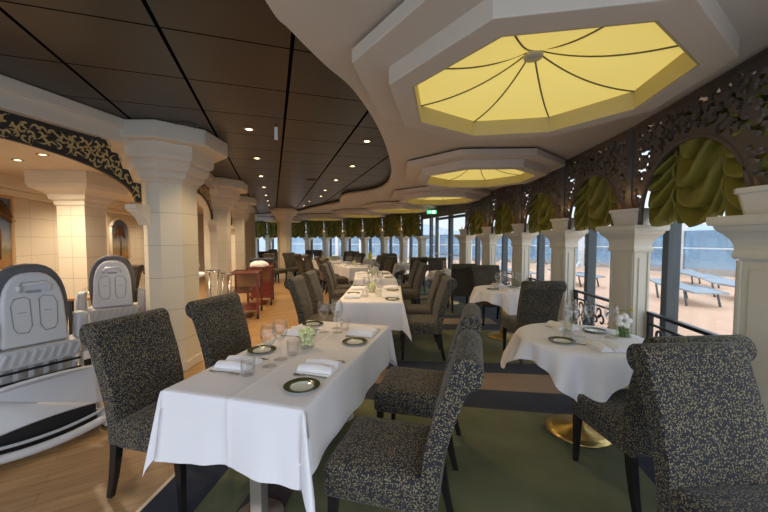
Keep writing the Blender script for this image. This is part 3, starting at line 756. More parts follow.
# ------------------------------------------------------------------ chairs
ch = thing('dining_chair', '', 'chair')
ox = .238
pf = [(.055, .335), (.06, .46), (.045, .60), (.005, .76), (-.045, .90), (-.062, .945)]
cy, cz, r = -.128, .955, .066
for k in range(13):
    a = R_(0+235*k/12); pf.append((cy+r*math.cos(a), cz+r*math.sin(a)*1.05))
pf += [(-.134, .885), (-.115, .84), (-.068, .70), (-.032, .56), (-.015, .44), (-.012, .335)]
def taper(z): return ox*(.985+.045*min(1, max(0, (z-.4)/.6)))
mb = MB(); n = len(pf)
mb.loft([[(s_*taper(z), y, z) for y, z in pf] for s_ in (-1, -.5, 0, .5, 1)], 0, False)
for i in range(len(mb.sm)): mb.sm[i] = len(mb.f[i]) == 4
mb.obj('backrest', M['fabric'], ch, bevel=.007)
mb = MB()
mb.loft([rrect(.241-i_, .235-i_, .03, z, 3, 0, .275) for i_, z in ((.004, .335), (0, .345), (0, .44), (.004, .462), (.014, .476), (.035, .486), (.08, .494))], 0, True)
mb.obj('seat', M['fabric'], ch)
for s_ in (-1, 1):
    mb = MB(); mb.loft([[(s_*.207+a*w, .465+b*w+dy, z) for a, b in ((-1, -1), (1, -1), (1, 1), (-1, 1))] for w, dy, z in ((.013, .012, 0), (.022, 0, .36))], 0, False); mb.obj('leg', M['leg'], ch)
    mb = MB(); mb.loft([[(s_*.207+a*w, .02+b*w*1.15+dy, z) for a, b in ((-1, -1), (1, -1), (1, 1), (-1, 1))] for w, dy, z in ((.014, -.065, 0), (.017, -.035, .12), (.02, -.012, .25), (.021, 0, .36))], 0, False); mb.obj('leg', M['leg'], ch)
def chair(x, y, face, label, group=None):
    return place(ch, (x, y, 0), math.atan2(-face[0], face[1]), label, group)

# ------------------------------------------------------------------ tables
class Tab:
    def __init__(s, c, head, w, l): s.c = Vector(c); s.h = R_(head); s.w = w; s.l = l; s.ux = Vector((math.cos(s.h), -math.sin(s.h))); s.uy = Vector((math.sin(s.h), math.cos(s.h)))
    def pt(s, x, y): p = s.c+s.ux*x+s.uy*y; return (p.x, p.y)
    def rz(s): return -s.h
def rect_cloth(a, b, dx, dy, seed, big=True):
    rnd = random.Random(seed); ph = [rnd.uniform(0, 6.28) for _ in range(8)]
    top = .752; m = 2 if big else 1
    def axis(h_, d_, n, k):
        sk = [h_+.004, h_+.012]+[h_+.012+(d_-.012)*(i+1)/k for i in range(k)]
        c = [-h_+2*h_*i/n for i in range(n+1)]; c = sorted(c+[-.006, .006]) if n % 2 == 0 else c
        return [-q for q in reversed(sk)]+c+sk
    XS = axis(a, dx, 14*m, 8*m); YS = axis(b, dy, 24*m, 8*m)
    def f(X, Y):
        ex, ey = max(0, abs(X)-a), max(0, abs(Y)-b); sx, sy = (1 if X > 0 else -1), (1 if Y > 0 else -1)
        cr = .0035*math.exp(-(X/.005)**2)
        if ex == 0 and ey == 0: return (X, Y, top+.0012*math.sin(9*X+ph[0])*math.sin(7*Y)+cr)
        r = math.hypot(ex, ey); ro = lambda e: .007*(1-math.exp(-e*120))
        if ex == 0:
            k = ey/dy; wv = (.016*math.sin(11*X+ph[1])+.009*math.sin(23*X+ph[2])+.004*math.sin(41*X))*k+cr*2
            return (X*(1+.03*k), sy*(b+ro(ey)+.022*k+wv), top-ey+.010*k*math.sin(9*X+ph[3]))
        if ey == 0:
            k = ex/dx; wv = (.008*math.sin(10*Y+ph[4])+.006*math.sin(19*Y+ph[5]))*k
            return (sx*(a+ro(ex)+.018*k+wv), Y*(1+.015*k), top-ex+.008*k*math.sin(9*Y+ph[6]))
        th = math.atan2(ey, ex); k = r/max(dx, dy); c_, s_ = math.cos(th), math.sin(th)
        o = .007+.018*k+(.085 if sy < 0 and sx > 0 else .045)*k*math.sin(2*th)**2             # the corner hangs as one pointed fold
        return (sx*(a+ro(ex)*c_+o*c_-.006*k*math.sin(4*th)), sy*(b+ro(ey)*s_+o*s_+.006*k*math.sin(4*th)), top-r*(1.06 if sx > 0 else 1)*(.985-.03*math.sin(2*th)))
    o = MB(); nx, ny = len(XS), len(YS)
    o.add([f(X, Y) for Y in YS for X in XS], [(j*nx+i, j*nx+i+1, (j+1)*nx+i+1, (j+1)*nx+i) for j in range(ny-1) for i in range(nx-1)], 0, True); return o
def rect_table(T, lab_t, lab_c, seed, big=True):
    t = thing('dining_table', lab_t, 'table', (T.c.x, T.c.y, 0), T.rz(), 'long tables of the middle row')
    a, b = T.w/2, T.l/2
    MB().box(-a, a, -b, b, .715, .742).obj('tabletop', M['table_wood'], t, bevel=.004)
    for y in (-b*.72, b*.72):
        MB().box(-.035, .035, y-.03, y+.03, .012, .715).obj('pedestal', M['steel'], t, bevel=.003)
        MB().lathe([(.001, .003), (.13, .003), (.13, .010), (.001, .014)], 28, (0, y, 0)).obj('foot_plate', M['steel'], t)
    cl = rect_cloth(a, b, .29, .33, seed, big).obj('tablecloth', M['cloth'], None, (T.c.x, T.c.y, 0), T.rz())
    tag(cl, lab_c, 'tablecloth', 'white tablecloths of the middle row'); return T
T1 = rect_table(Tab((-.53, 2.31), 15.2, .775, 1.53), 'long dining table hidden under the nearest white cloth', 'white linen cloth on the nearest long table', 1)
T2 = rect_table(Tab((-.15, 4.82), 1.5, .79, 1.48), 'second nearest long dining table under white cloth', 'white linen cloth on the second nearest long table', 2)
T3 = rect_table(Tab((-.22, 7.25), -4, .80, 1.5), 'third nearest long dining table under white cloth', 'white linen cloth on the third nearest long table', 3, False)
T4 = rect_table(Tab((-.85, 9.95), -24, .80, 1.5), 'fourth nearest long dining table under white cloth', 'white linen cloth on the fourth nearest long table', 4, False)
T5 = rect_table(Tab((-1.95, 12.2), -34, .85, 1.6), 'farthest long dining table under white cloth', 'white linen cloth on the farthest long table of the row', 5, False)

def round_cloth(R, S, seed, n=110):
    rnd = random.Random(seed); p1, p2 = rnd.uniform(0, 6.28), rnd.uniform(0, 6.28); top = .752
    def f(u, v):
        th = u*2*PI; q = S/max(abs(math.cos(th)), abs(math.sin(th)))
        q = min(q, S*1.36)
        rho = q*v if True else 0
        rr = [0, .5, .9, 1.0]
        rho = R*v/.35 if v < .35 else R+(q-R)*(v-.35)/.65
        if rho <= R: return (rho*math.cos(th), rho*math.sin(th), top)
        r = rho-R; k = r/(S*1.36-R)
        wv = (.045*math.sin(10*th+p1)+.035*math.sin(17*th+p2))*min(1, k*1.5)
        g = R+.012*(1-math.exp(-r*25))+.05*k+wv+.04*k*(abs(math.sin(2*th))**4)
        return (g*math.cos(th), g*math.sin(th), top-r*.985-.004*math.exp(-abs(r)*60))
    m = MB(); m.grid(f, n, 26, 0, True); return m
def round_table(c, R, rot, lab_t, lab_c, seed, n=110):
    t = thing('round_table', lab_t, 'table', (*c, 0), R_(rot), 'round tables by the windows')
    MB().lathe([(.001, .715), (R, .715), (R, .742), (.001, .742)], 40, smooth=False).obj('tabletop', M['table_wood'], t)
    MB().lathe([(.045, .03), (.045, .715)], 20).obj('pole', M['brass'], t)
    MB().lathe([(.235, .003), (.235, .014), (.18, .028), (.08, .042), (.05, .06), (.045, .06)], 36).obj('base', M['brass'], t)
    cl = round_cloth(R, .60 if R > .42 else .58, seed, n).obj('tablecloth', M['cloth'], None, (*c, 0), R_(rot))
    tag(cl, lab_c, 'tablecloth', 'white cloths of the round tables')
RT = [((1.53, 2.62), .46), ((1.86, 5.25), .45), ((1.55, 8.1), .45), ((.62, 10.7), .45), ((-.55, 13.3), .45), ((-2.35, 15.6), .45), ((-4.7, 17.2), .45)]
rn = ['nearest', 'second nearest', 'third nearest', 'fourth nearest', 'fifth nearest', 'sixth nearest', 'farthest']
for k, (c, R) in enumerate(RT):
    round_table(c, R, [18, 40, 10, 0, 30, 10, 0][k], f'{rn[k]} round table by the windows on a brass disc base', f'white cloth hanging in points from the {rn[k]} round table', 30+k, 130 if k < 2 else 60)

# chairs round the long tables
G1 = 'chairs of the middle row'
def side(T, sgn, ly, off, label): x, y = T.pt(sgn*(T.w/2+off), ly); f = -T.ux*sgn; chair(x, y, f, label, G1)
side(T1, -1, -.44, .50, 'gold-flecked high-back chair nearest on the left, on the oak floor')
side(T1, -1, .30, .50, 'high-back chair in front of the large pillar, left of nearest table')
side(T1, 1, -.47, .57, 'large gold-flecked chair nearest on the right of the nearest table')
side(T1, 1, .33, .57, 'gold-flecked chair second on the right of the nearest table')
side(T2, -1, -.42, .48, 'dark high-back chair, nearer one left of the second table')
side(T2, -1, .33, .48, 'dark high-back chair, farther one left of the second table')
side(T2, 1, -.40, .48, 'dark high-back chair, nearer one right of the second table')
side(T2, 1, .36, .48, 'dark high-back chair, farther one right of the second table')
side(T3, -1, -.40, .48, 'dark high-back chair, nearer one left of the third table')
side(T3, -1, .36, .48, 'dark high-back chair, farther one left of the third table')
side(T3, 1, -.40, .48, 'dark high-back chair, nearer one right of the third table')
side(T3, 1, .36, .48, 'dark high-back chair, farther one right of the third table')
side(T4, -1, -.40, .48, 'distant dark chair, nearer one left of the fourth table')
side(T4, -1, .36, .48, 'distant dark chair, farther one left of the fourth table')
side(T4, 1, -.40, .48, 'distant dark chair, nearer one right of the fourth table')
side(T4, 1, .36, .48, 'distant dark chair, farther one right of the fourth table')
side(T5, -1, -.45, .50, 'distant dark chair, nearer one left of the farthest long table')
side(T5, -1, .35, .50, 'distant dark chair, farther one left of the farthest long table')
side(T5, 1, -.40, .50, 'distant dark chair, nearer one right of the farthest long table')
side(T5, 1, .36, .50, 'distant dark chair, farther one right of the farthest long table')
chair(-4.0, 12.15, (.9, -.4), 'dark high-back chair facing right in front of the far cream column', G1)
chair(-3.5, 12.8, (.8, -.6), 'dark high-back chair facing right just right of the far cream column', G1)
chair(-5.0, 14.4, (.7, -.7), 'dark high-back chair to the left behind the far cream column', G1)
G2 = 'chairs of the window tables'
chair(1.55, 1.80, (-.08, 1), 'gold-flecked chair tucked against the nearest round table, seat seen from side', G2)
chair(1.41, 1.43, (.06, -1), 'largest foreground chair back at lower right corner', G2)
chair(1.86, 4.10, (-.05, 1), 'gold-flecked chair back between first and second round tables', G2)
chair(1.94, 6.37, (.0, -1), 'chair at the far side of the second round table facing the camera', G2)
chair(1.62, 7.02, (.0, 1), 'chair at the near side of the third round table', G2)
chair(1.45, 9.18, (.05, -1), 'chair at the far side of the third round table before the door', G2)
chair(.95, 9.65, (-.35, .93), 'chair at the near side of the fourth round table', G2)
chair(.25, 11.75, (.35, -.93), 'chair at the far side of the fourth round table', G2)
for k in (4, 5, 6):
    c = Vector(RT[k][0]); ta = Vector(((.6, -.8), (.72, -.69), (.9, -.43))[k-4])
    for s_, w in ((1, 'near'), (-1, 'far')):
        q = c+ta*1.06*s_; chair(q.x, q.y, -ta*s_, f'small distant chair at the {w} side of the {rn[k]} round table', G2)

# ------------------------------------------------------------------ tableware
def grow(o, f):
    for c in o.children_recursive: c.data.transform(Matrix.Scale(f, 4))

ZT = .7535
wg = thing('wine_glass', '', 'glass')
MB().lathe([(.001, 0), (.034, .001), (.034, .003), (.006, .008), (.004, .02), (.004, .085), (.008, .095), (.026, .115), (.037, .14), (.039, .16), (.036, .185), (.031, .205), (.030, .205), (.035, .184), (.0375, .16), (.036, .141), (.025, .117), (.001, .10)], 18).obj('bowl_and_stem', M['glass'], wg)
tu = thing('tumbler', '', 'glass')
MB().lathe([(.001, 0), (.030, 0), (.033, .01), (.036, .085), (.034, .085), (.031, .014), (.001, .012)], 18).obj('tumbler_body', M['glass'], tu)
pl = thing('side_plate', '', 'plate')
MB().lathe([(.001, .004), (.055, .004), (.060, .007)], 32, cap=False).lathe([(.001, 0), (.05, .0), (.09, .012)], 32, cap=False).obj('well', M['plate'], pl)
MB().lathe([(.059, .007), (.064, .009), (.09, .014), (.092, .0135), (.09, .011), (.06, .004)], 32, cap=False).obj('rim', M['plate_rim'], pl)
nk = thing('napkin', '', 'napkin')
mb = MB()
for k in range(2):
    x = -.046+.092*k
    mb.loft([[(x+(-.042+.084*i/8), y, (.002)+.042*math.sin(PI*i/8)**.6*(1-.25*abs(y)/.1)) for i in range(9)]+[(x+.042-.084*i/8, y, .001) for i in range(1, 8)] for y in (-.105, -.1, -.05, 0, .05, .1, .105)], 0, True)
mb.box(-.10, .10, -.10, .10, 0, .006)
mb.obj('folded_linen', M['napkin'], nk)
kn = thing('knife', '', 'cutlery')
MB().loft([[(-w, y, .001), (w, y, .001), (w, y, .001+t_), (-w, y, .001+t_)] for w, y, t_ in ((.005, -.105, .004), (.007, -.09, .006), (.005, -.01, .006), (.009, 0, .002), (.010, .06, .002), (.002, .115, .002))], 0, False).obj('knife_body', M['cutlery'], kn)
fk = thing('fork', '', 'cutlery')
mb = MB(); mb.loft([[(-w, y, z), (w, y, z), (w, y, z+.003), (-w, y, z+.003)] for w, y, z in ((.006, -.10, .001), (.005, -.05, .003), (.003, .02, .005), (.011, .045, .004), (.012, .06, .002))], 0, False)
for k in range(4): mb.box(-.0115+k*.0066, -.0085+k*.0066, .06, .10, .002, .005)
mb.obj('fork_body', M['cutlery'], fk)
va = thing('flower_vase', '', 'vase')
MB().lathe([(.001, 0), (.040, 0), (.042, .004), (.042, .095), (.040, .095), (.039, .008), (.001, .008)], 24).obj('glass_holder', M['glass'], va)
mb = MB(); rr = random.Random(5)
for k in range(95):
    a, e = rr.uniform(0, 6.28), rr.uniform(0, 1); rad = .036*math.sqrt(rr.uniform(0, 1)) if e < .6 else .046*math.sqrt(rr.uniform(0, 1))
    mb.ball((rad*math.cos(a), rad*math.sin(a), .02+.06*e/.6 if e < .6 else .08+.035*rr.uniform(0, 1)*(1-(rad/.05)**2)), rr.uniform(.008, .013), 5)
o = mb.obj('blossoms', M['flower'], va); o['kind'] = 'stuff'

grow(wg, 1.22); grow(tu, 1.12); grow(va, 1.25)
def setting(T, sgn, ly, where, full=True, g=None, u=None):
    g = g or (sgn*.075, ly+.10); u = u or (sgn*.085, ly-.02)
    place(nk, (*T.pt(sgn*.245, ly), ZT), T.rz()+PI/2, f'white folded napkin at the {where} place', 'napkins')
    place(pl, (*T.pt(sgn*.27, ly-.26 if sgn > 0 else ly+.26), ZT), 0, f'small green-rimmed side plate at the {where} place', 'side plates')
    if full:
        place(kn, (*T.pt(sgn*.245, ly+.125), ZT), T.rz()+PI/2*sgn, f'steel knife beside the napkin at the {where} place', 'cutlery')
        place(fk, (*T.pt(sgn*.245, ly-.125), ZT), T.rz()+PI/2*sgn, f'steel fork beside the napkin at the {where} place', 'cutlery')
    place(wg, (*T.pt(*g), ZT), 0, f'stemmed wine glass at the {where} place', 'wine glasses')
    place(tu, (*T.pt(*u), ZT), 0, f'short glass tumbler at the {where} place', 'tumblers')
n1 = ['near right', 'far right', 'near left', 'far left']
for T, nm in ((T1, 'nearest table'), (T2, 'second table'), (T3, 'third table'), (T4, 'fourth table'), (T5, 'farthest long table')):
    for j_, ((s_, ly), w) in enumerate(zip(((1, -.30), (1, .48), (-1, -.38), (-1, .36)), n1)):
        g, u = (((-.06, -.23), (-.03, -.13)), ((-.02, .56), (.07, .53)), ((-.06, -.35), (-.10, -.49)), ((-.07, .42), (-.12, .32)))[j_] if T is T1 else (None, None)
        setting(T, s_, ly, f"{nm}'s {w}", T in (T1, T2), g, u)
    place(va, (*T.pt(-.02, .04), ZT), 0, f'glass holder of cream blossoms in the middle of the {nm}', 'flower vases')
# second wine glasses beside the first on the nearest table
for x, y, w in ((.04, .44, 'far middle'),):
    place(wg, (*T1.pt(x, y), ZT), 0, f'extra wine glass standing {w} on the nearest table', 'wine glasses')
# round tables
for k in range(4):
    (cx_, cy_), R = RT[k]; nm = rn[k]
    for s_, w in ((-1, 'near'), (1, 'far')):
        place(nk, (cx_, cy_+s_*.28, ZT), 0, f'white folded napkin at the {w} side of the {nm} round table', 'napkins')
        place(pl, (cx_+(-.22 if s_ < 0 else .20), cy_+s_*.14, ZT), 0, f'green-rimmed plate at the {w} side of the {nm} round table', 'side plates')
        place(wg, (cx_+.13*s_, cy_+s_*.10, ZT), 0, f'wine glass at the {w} side of the {nm} round table', 'wine glasses')
        place(tu, (cx_+.04*s_-.1, cy_+s_*.07, ZT), 0, f'tumbler at the {w} side of the {nm} round table', 'tumblers')
    if k < 2:
        for dx, dy, w in ((.20, -.05, 'right'), (-.02, -.02, 'middle'), (.06, .26, 'back')):
            place(wg, (cx_+dx, cy_+dy, ZT), 0, f'wine glass standing at the {w} of the {nm} round table', 'wine glasses')
    if k == 0:
        for dx, dy, w in ((-.16, -.16, 'left'), (-.06, .22, 'back')):
            place(kn, (cx_+dx, cy_+dy, ZT), R_(40), f'steel knife lying at the {w} of the nearest round table', 'cutlery')
# orchid pot on the nearest round table
t = thing('orchid_pot', 'white orchid with a yellow bloom in a glass holder on nearest round table', 'flower', (1.86, 2.62, ZT))
MB().lathe([(.001, 0), (.05, 0), (.052, .09), (.049, .09), (.047, .008), (.001, .008)], 20).obj('glass_holder', M['water'], t)
mb = MB(); rr = random.Random(9)
for k in range(16): mb.tube([(rr.uniform(-.03, .03), rr.uniform(-.03, .03), .01), (rr.uniform(-.04, .04), rr.uniform(-.04, .04), .09)], .006, 5)
mb.tube([(0, 0, .02), (-.02, 0, .12), (-.06, .01, .18), (-.03, .0, .20), (.06, 0, .205)], .003, 5); mb.obj('stem', M['stem'], t)
mb = MB()
for k in range(5):
    a = 6.28*k/5; mb.ball((-.015+.036*math.cos(a), -.02+.012*math.sin(k), .125+.036*math.sin(a)), .027, 7, 0, .9)
mb.obj('white_bloom', M['petal'], t)
mb = MB(); mb.ball((.065, 0, .205), .012, 6); mb.obj('yellow_bloom', M['yellow_petal'], t)

# ------------------------------------------------------------------ folded high chairs (local -Y is the side seen)
hc = thing('high_chair', '', 'high chair')
def slab_xz(b, pts, y0, y1, mi=0, smooth=False): return b.loft([[(x, y0(x, z) if callable(y0) else y0, z) for x, z in pts], [(x, y1(x, z) if callable(y1) else y1, z) for x, z in pts]], mi, smooth)
lean = lambda z: .10*(z-.8)
def arch_pts(w0, w1, z0, z1, n=16, p=2.6):
    pts = [(-w0, z0), (w0, z0)]
    for k in range(n+1):
        a = PI*k/n; cx_, sz_ = math.cos(a), math.sin(a)
        pts.append((w1*math.copysign(abs(cx_)**(2/p), cx_), z0+(z1-z0)*.35+(z1-z0)*.65*abs(sz_)**(2/p)))
    return pts
mb = MB(); slab_xz(mb, arch_pts(.19, .215, .74, 1.325), lambda x, z: .02+lean(z), lambda x, z: .12+lean(z)); mb.obj('padded_seat_back', M['hc_pad'], hc, bevel=.03, bs=3)
mb = MB(); slab_xz(mb, arch_pts(.185, .172, .74, 1.265), lambda x, z: -.03+lean(z), lambda x, z: .03+lean(z)); shell = mb.obj('back_shell', M['hc_light'], hc, bevel=.018, bs=3)
for s_ in (-1, 1):
    pts = [(s_*.025, 1.07), (s_*.022, .88), (s_*.045, .835), (s_*.10, .84), (s_*.118, .88), (s_*.125, 1.03), (s_*.105, 1.08), (s_*.05, 1.09)]
    mb = MB(); mb.tube([(x, -.031+lean(z), z) for x, z in pts], .0035, 6, closed=True); mb.obj('inset_panel', M['hc_line'], shell)
    mb = MB(); mb.box(s_*.07-.022, s_*.07+.022, -.0335+lean(.98), -.025+lean(.98), .978, .983); mb.obj('embossed_line', M['hc_line'], shell)
mb = MB(); mb.tube([(x, -.04+lean(z), z) for x, z in ((-.08, 1.125), (-.082, 1.165), (-.06, 1.185), (.06, 1.185), (.082, 1.165), (.08, 1.125))], .014, 8); mb.obj('handle', M['hc_light'], shell)
mb = MB(); mb.box(-.04, .04, -.034+lean(1.125), -.02+lean(1.125), 1.115, 1.135); mb.obj('release_slot', M['hc_line'], shell)
mb = MB(); mb.loft([rrect(w_, .15, .05, z, 3, 0, .06) for w_, z in ((.23, .61), (.25, .63), (.25, .71), (.23, .735))], 0, False); mb.obj('seat_frame', M['hc_shell'], hc, bevel=.008)
for k in range(9):
    x = -.2+.05*k; mb = MB(); mb.bar((x-.014, -.10, .635), (x+.020, -.10, .715), .02, .014); mb.obj('rib', M['hc_light'], hc)
for s_ in (-1, 1):
    mb = MB(); mb.loft([[(s_*.265+.035*a, y+.055*b, z) for a, b in ((-1, -1), (1, -1), (1, 1), (-1, 1))] for y, z in ((.03, .60), (.02, .74), (.0, .90), (.02, .93))], 0, False); mb.obj('arm_block', M['hc_shell'], hc, bevel=.022, bs=3)
    mb = MB(); mb.tube([(s_*.305, .0, .90), (s_*.315, -.03, .7), (s_*.33, -.05, .4), (s_*.34, -.06, .09)], .017, 8); mb.obj('leg', M['hc_light'], hc)
    mb = MB(); mb.tube([(s_*.29, .09, .90), (s_*.305, .13, .5), (s_*.32, .16, .09)], .017, 8); mb.obj('leg', M['hc_shell'], hc)
    mb = MB(); mb.loft([[(s_*.34+.035*a, y, z0+h_*b) for a, b in ((-1, 0), (1, 0), (.8, 1), (-.8, 1))] for y, z0, h_ in ((-.24, .02, .06), (-.14, .02, .11), (.1, .02, .10), (.22, .02, .05))], 0, False); mb.obj('foot', M['hc_light'], hc, bevel=.014)
    for y in (-.17, .18):
        mb = MB(); mb.tube([(s_*.34-.025, y, .028), (s_*.34+.025, y, .028)], .027, 12); mb.obj('wheel', M['black_rubber'], hc)
mb = MB(); mb.tube([(-.34, -.20, .07)]+[(-.33+.66*k/12, -.22-.02*math.sin(PI*k/12), .06+.03*(2*k/12-1)**2) for k in range(13)]+[(.34, -.20, .07)], .03, 10); mb.obj('front_bar', M['hc_light'], hc)
mb = MB(); mb.tube([(-.33+.66*k/12, -.175-.02*math.sin(PI*k/12), .115+.03*(2*k/12-1)**2) for k in range(13)], .012, 8); mb.obj('upper_bar', M['hc_shell'], hc)
mb = MB(); slab_xz(mb, [(-.30, .03), (.30, .03), (.30, .20), (.2, .23), (0, .24), (-.2, .23), (-.30, .20)], -.12, -.06); mb.obj('dark_base_panel', M['black_rubber'], hc, bevel=.01)
for k in range(6):
    x = -.2+.08*k; mb = MB(); mb.box(x-.012, x+.012, -.03, -.01, .40, .62); mb.obj('rack_bar', M['hc_shell'], hc)
mb = MB(); mb.box(-.25, .25, .09, .10, .2, .62); mb.obj('rear_panel', M['hc_shell'], hc)
for z in (.50, .57): mb = MB(); mb.box(-.24, .24, -.045, -.03, z-.007, z+.007); mb.obj('rack_rail', M['black_metal'], hc)
# tray folded down in front: wide panel with an arched lower edge
up = [(-.36+.72*k/18, .50+.045*(1-(2*k/18-1)**2)) for k in range(19)]; dn = [(.385-.77*k/18, .195+.06*(1-(2*k/18-1)**2)) for k in range(19)]
tp = [(-.40, .26), (-.395, .45)]+up+[(.395, .45), (.40, .26)]+dn
mb = MB(); slab_xz(mb, tp, lambda x, z: -.20-.16*(.6-z)+.5*x*x, lambda x, z: -.165-.16*(.6-z)+.5*x*x); mb.obj('tray', M['hc_light'], hc, bevel=.014, bs=3)
place(hc, (-2.56, 2.48, 0), R_(62), 'grey folded baby high chair nearest, cut by the left edge')
place(hc, (-3.10, 3.88, 0), R_(36), 'grey folded baby high chair behind, beside the large pillar')

# ------------------------------------------------------------------ trolleys and stands
def trolley(loc, rz, label):
    t = thing('serving_trolley', label, 'trolley', loc, rz, 'red serving trolleys')
    w, l = .25, .40
    for sx in (-1, 1):
        for sy in (-1, 1):
            mb = MB(); mb.box(sx*w-.02, sx*w+.02, sy*l-.02, sy*l+.02, .10, .86); mb.obj('post', M['mahogany'], t, bevel=.004)
            mb = MB(); mb.tube([(sx*w-.018, sy*l, .055), (sx*w+.018, sy*l, .055)], .055, 14); mb.obj('wheel', M['black_rubber'], t)
    for z, nm in ((.845, 'top_shelf'), (.50, 'middle_shelf'), (.17, 'bottom_shelf')):
        mb = MB(); mb.box(-w+.02, w-.02, -l+.02, l-.02, z, z+.02); mb.obj(nm, M['mahogany'], t)
    mb = MB()
    for sx in (-1, 1): mb.box(sx*w-.012, sx*w+.012, -l, l, .855, .88)
    for sy in (-1, 1): mb.box(-w, w, sy*l-.012, sy*l+.012, .855, .88)
    mb.obj('gallery_rail', M['mahogany'], t)
    mb = MB(); mb.box(-w+.02, w-.02, l-.03, l-.015, .52, .80); mb.obj('back_panel', M['table_wood'], t)
    return t
trolley((-2.74, 6.75, 0), R_(15), 'red-brown wooden serving trolley, nearer one with glasses on the shelf')
trolley((-2.95, 8.15, 0), R_(15), 'red-brown wooden serving trolley, farther one with a white bundle on top')
for k in range(6):
    x, y = -2.92+.07*k, 6.42+.02*(k % 2)
    place(tu, (x+.02, y+.02, .522), 0, 'upturned glass on the shelf of the nearer red trolley', 'glasses on the trolley shelf')
mb = MB(); mb.loft([[(.2*math.cos(2*PI*i/20)*k*(1.05), .28*math.sin(2*PI*i/20)*k, z+.012*math.sin(5*i)) for i in range(20)] for k, z in ((1, .015), (1.03, .05), (.92, .10), (.6, .135), (.2, .145))], 0, True)
o = mb.obj('cloth_bundle', M['napkin'], None, (-2.97, 8.12, .853), R_(15)); tag(o, 'white linen bundle on the farther red trolley', 'cloth')
# navy lined tray on a far stand
t = thing('side_station', 'dark waiter station with a navy top behind the trolleys', 'cabinet', (-3.32, 9.3, 0), R_(15))
MB().box(-.27, .27, -.22, .22, .06, .90).obj('cabinet_body', M['mahogany'], t); MB().box(-.30, .30, -.25, .25, .90, 1.0).obj('navy_top', M['navy'], t, bevel=.02); MB().box(-.25, .25, -.2, .2, 0, .06).obj('plinth', M['black_rubber'], t)
for x, y, w in ((-2.75, 5.45, 'nearer one beside the large pillar'), (-2.80, 5.98, 'farther one next to the red trolley')):
    t = thing('cooler_stand', f'chrome pedestal stand with ring top, {w}', 'stand', (x, y, 0), 0, 'chrome stands')
    for k in range(3):
        a = 2.1*k+.4; mb = MB(); mb.tube([(.13*math.cos(a), .13*math.sin(a), .0), (.06*math.cos(a), .06*math.sin(a), .35), (.08*math.cos(a), .08*math.sin(a), .90 if x < -2.78 else 1.0)], .012, 8); mb.obj('leg', M['chrome'], t)
    z = .90 if x < -2.78 else 1.0
    mb = MB(); mb.tube([(.105*math.cos(2*PI*k/20), .105*math.sin(2*PI*k/20), z) for k in range(20)], .018, 8, closed=True); mb.obj('ring', M['chrome'], t)
# side room furniture
def side_table(x, y, rz, w, l, label, m='cloth', z=.75):
    t = thing('side_table', label, 'table', (x, y, 0), rz)
    MB().box(-w, w, -l, l, z-.03, z).obj('tabletop', M[m], t, bevel=.005)
    for sx in (-1, 1):
        for sy in (-1, 1): mb = MB(); mb.box(sx*(w-.05)-.02, sx*(w-.05)+.02, sy*(l-.05)-.02, sy*(l-.05)+.02, 0, z-.03); mb.obj('leg', M['leg'], t)
side_table(-3.72, 4.5, R_(15), .22, .42, 'wood-topped side table behind the two high chairs', 'table_wood', .80)
side_table(-4.0, 6.95, R_(15), .32, .55, 'white-topped side table behind the large pillar', 'white', .80)
t = thing('storage_bin', 'blue and white bin on the white side table', 'bin', (-3.92, 6.75, .80))
MB().loft([rrect(.15, .2, .03, z, 3) for z in (0, .16)], 0, False).obj('bin_body', M['navy'], t); MB().loft([rrect(.16, .21, .03, z, 3) for z in (.16, .22)], 0, False).obj('bin_lid', M['white'], t)
chair(-4.95, 6.5, (-.1, -1), 'dark chair in the side room below the arched painting', 'side room chairs')
chair(-3.95, 6.1, (1, -.3), 'dark chair half hidden left of the large pillar', 'side room chairs')
for x, y, w in ((-3.80, 4.35, 'left'), (-3.70, 4.50, 'middle'), (-3.66, 4.68, 'right')):
    place(tu, (x, y, .80), 0, f'tumbler on the wood side table, {w} one of three', 'glasses on the side table')
# yellow bottle at a far table
t = thing('yellow_bottle', 'bright yellow bottle-shaped object at the far window pillar', 'bottle', (-.62, 14.0, .752))
t.location = (-.55, 13.3, ZT)
MB().lathe([(.001, 0), (.06, 0), (.065, .02), (.065, .2), (.03, .27), (.025, .32), (.001, .32)], 16).obj('bottle_body', M['yellow_top'], t)

# ------------------------------------------------------------------ outside
mb = MB(); pts = [(1.9, -1.5)]+[(p[0], p[1]) for p in GL]+[(-12, 21), (-14, 34), (2, 33), (14, 24), (21, 10), (21, -1.5)]
v, f = fill(pts); mb.add([(p.x, p.y, -.03) for p in v], f); struct(mb.obj('floor_deck', M['deck']))
mb = MB(); mb.add([(-3000, -300, -14), (3000, -300, -14), (3000, 3000, -14), (-3000, 3000, -14)], [(0, 1, 2, 3)]); struct(mb.obj('floor_sea', M['sea']))
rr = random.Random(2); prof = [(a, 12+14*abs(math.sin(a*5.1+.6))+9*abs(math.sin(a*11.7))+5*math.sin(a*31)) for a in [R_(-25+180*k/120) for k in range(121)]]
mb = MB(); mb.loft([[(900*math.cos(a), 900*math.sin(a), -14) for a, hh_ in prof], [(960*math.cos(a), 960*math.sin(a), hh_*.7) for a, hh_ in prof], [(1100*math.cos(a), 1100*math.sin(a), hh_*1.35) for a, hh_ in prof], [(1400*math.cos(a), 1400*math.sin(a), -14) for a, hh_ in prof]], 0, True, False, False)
o = struct(mb.obj('terrain', M['hill']))
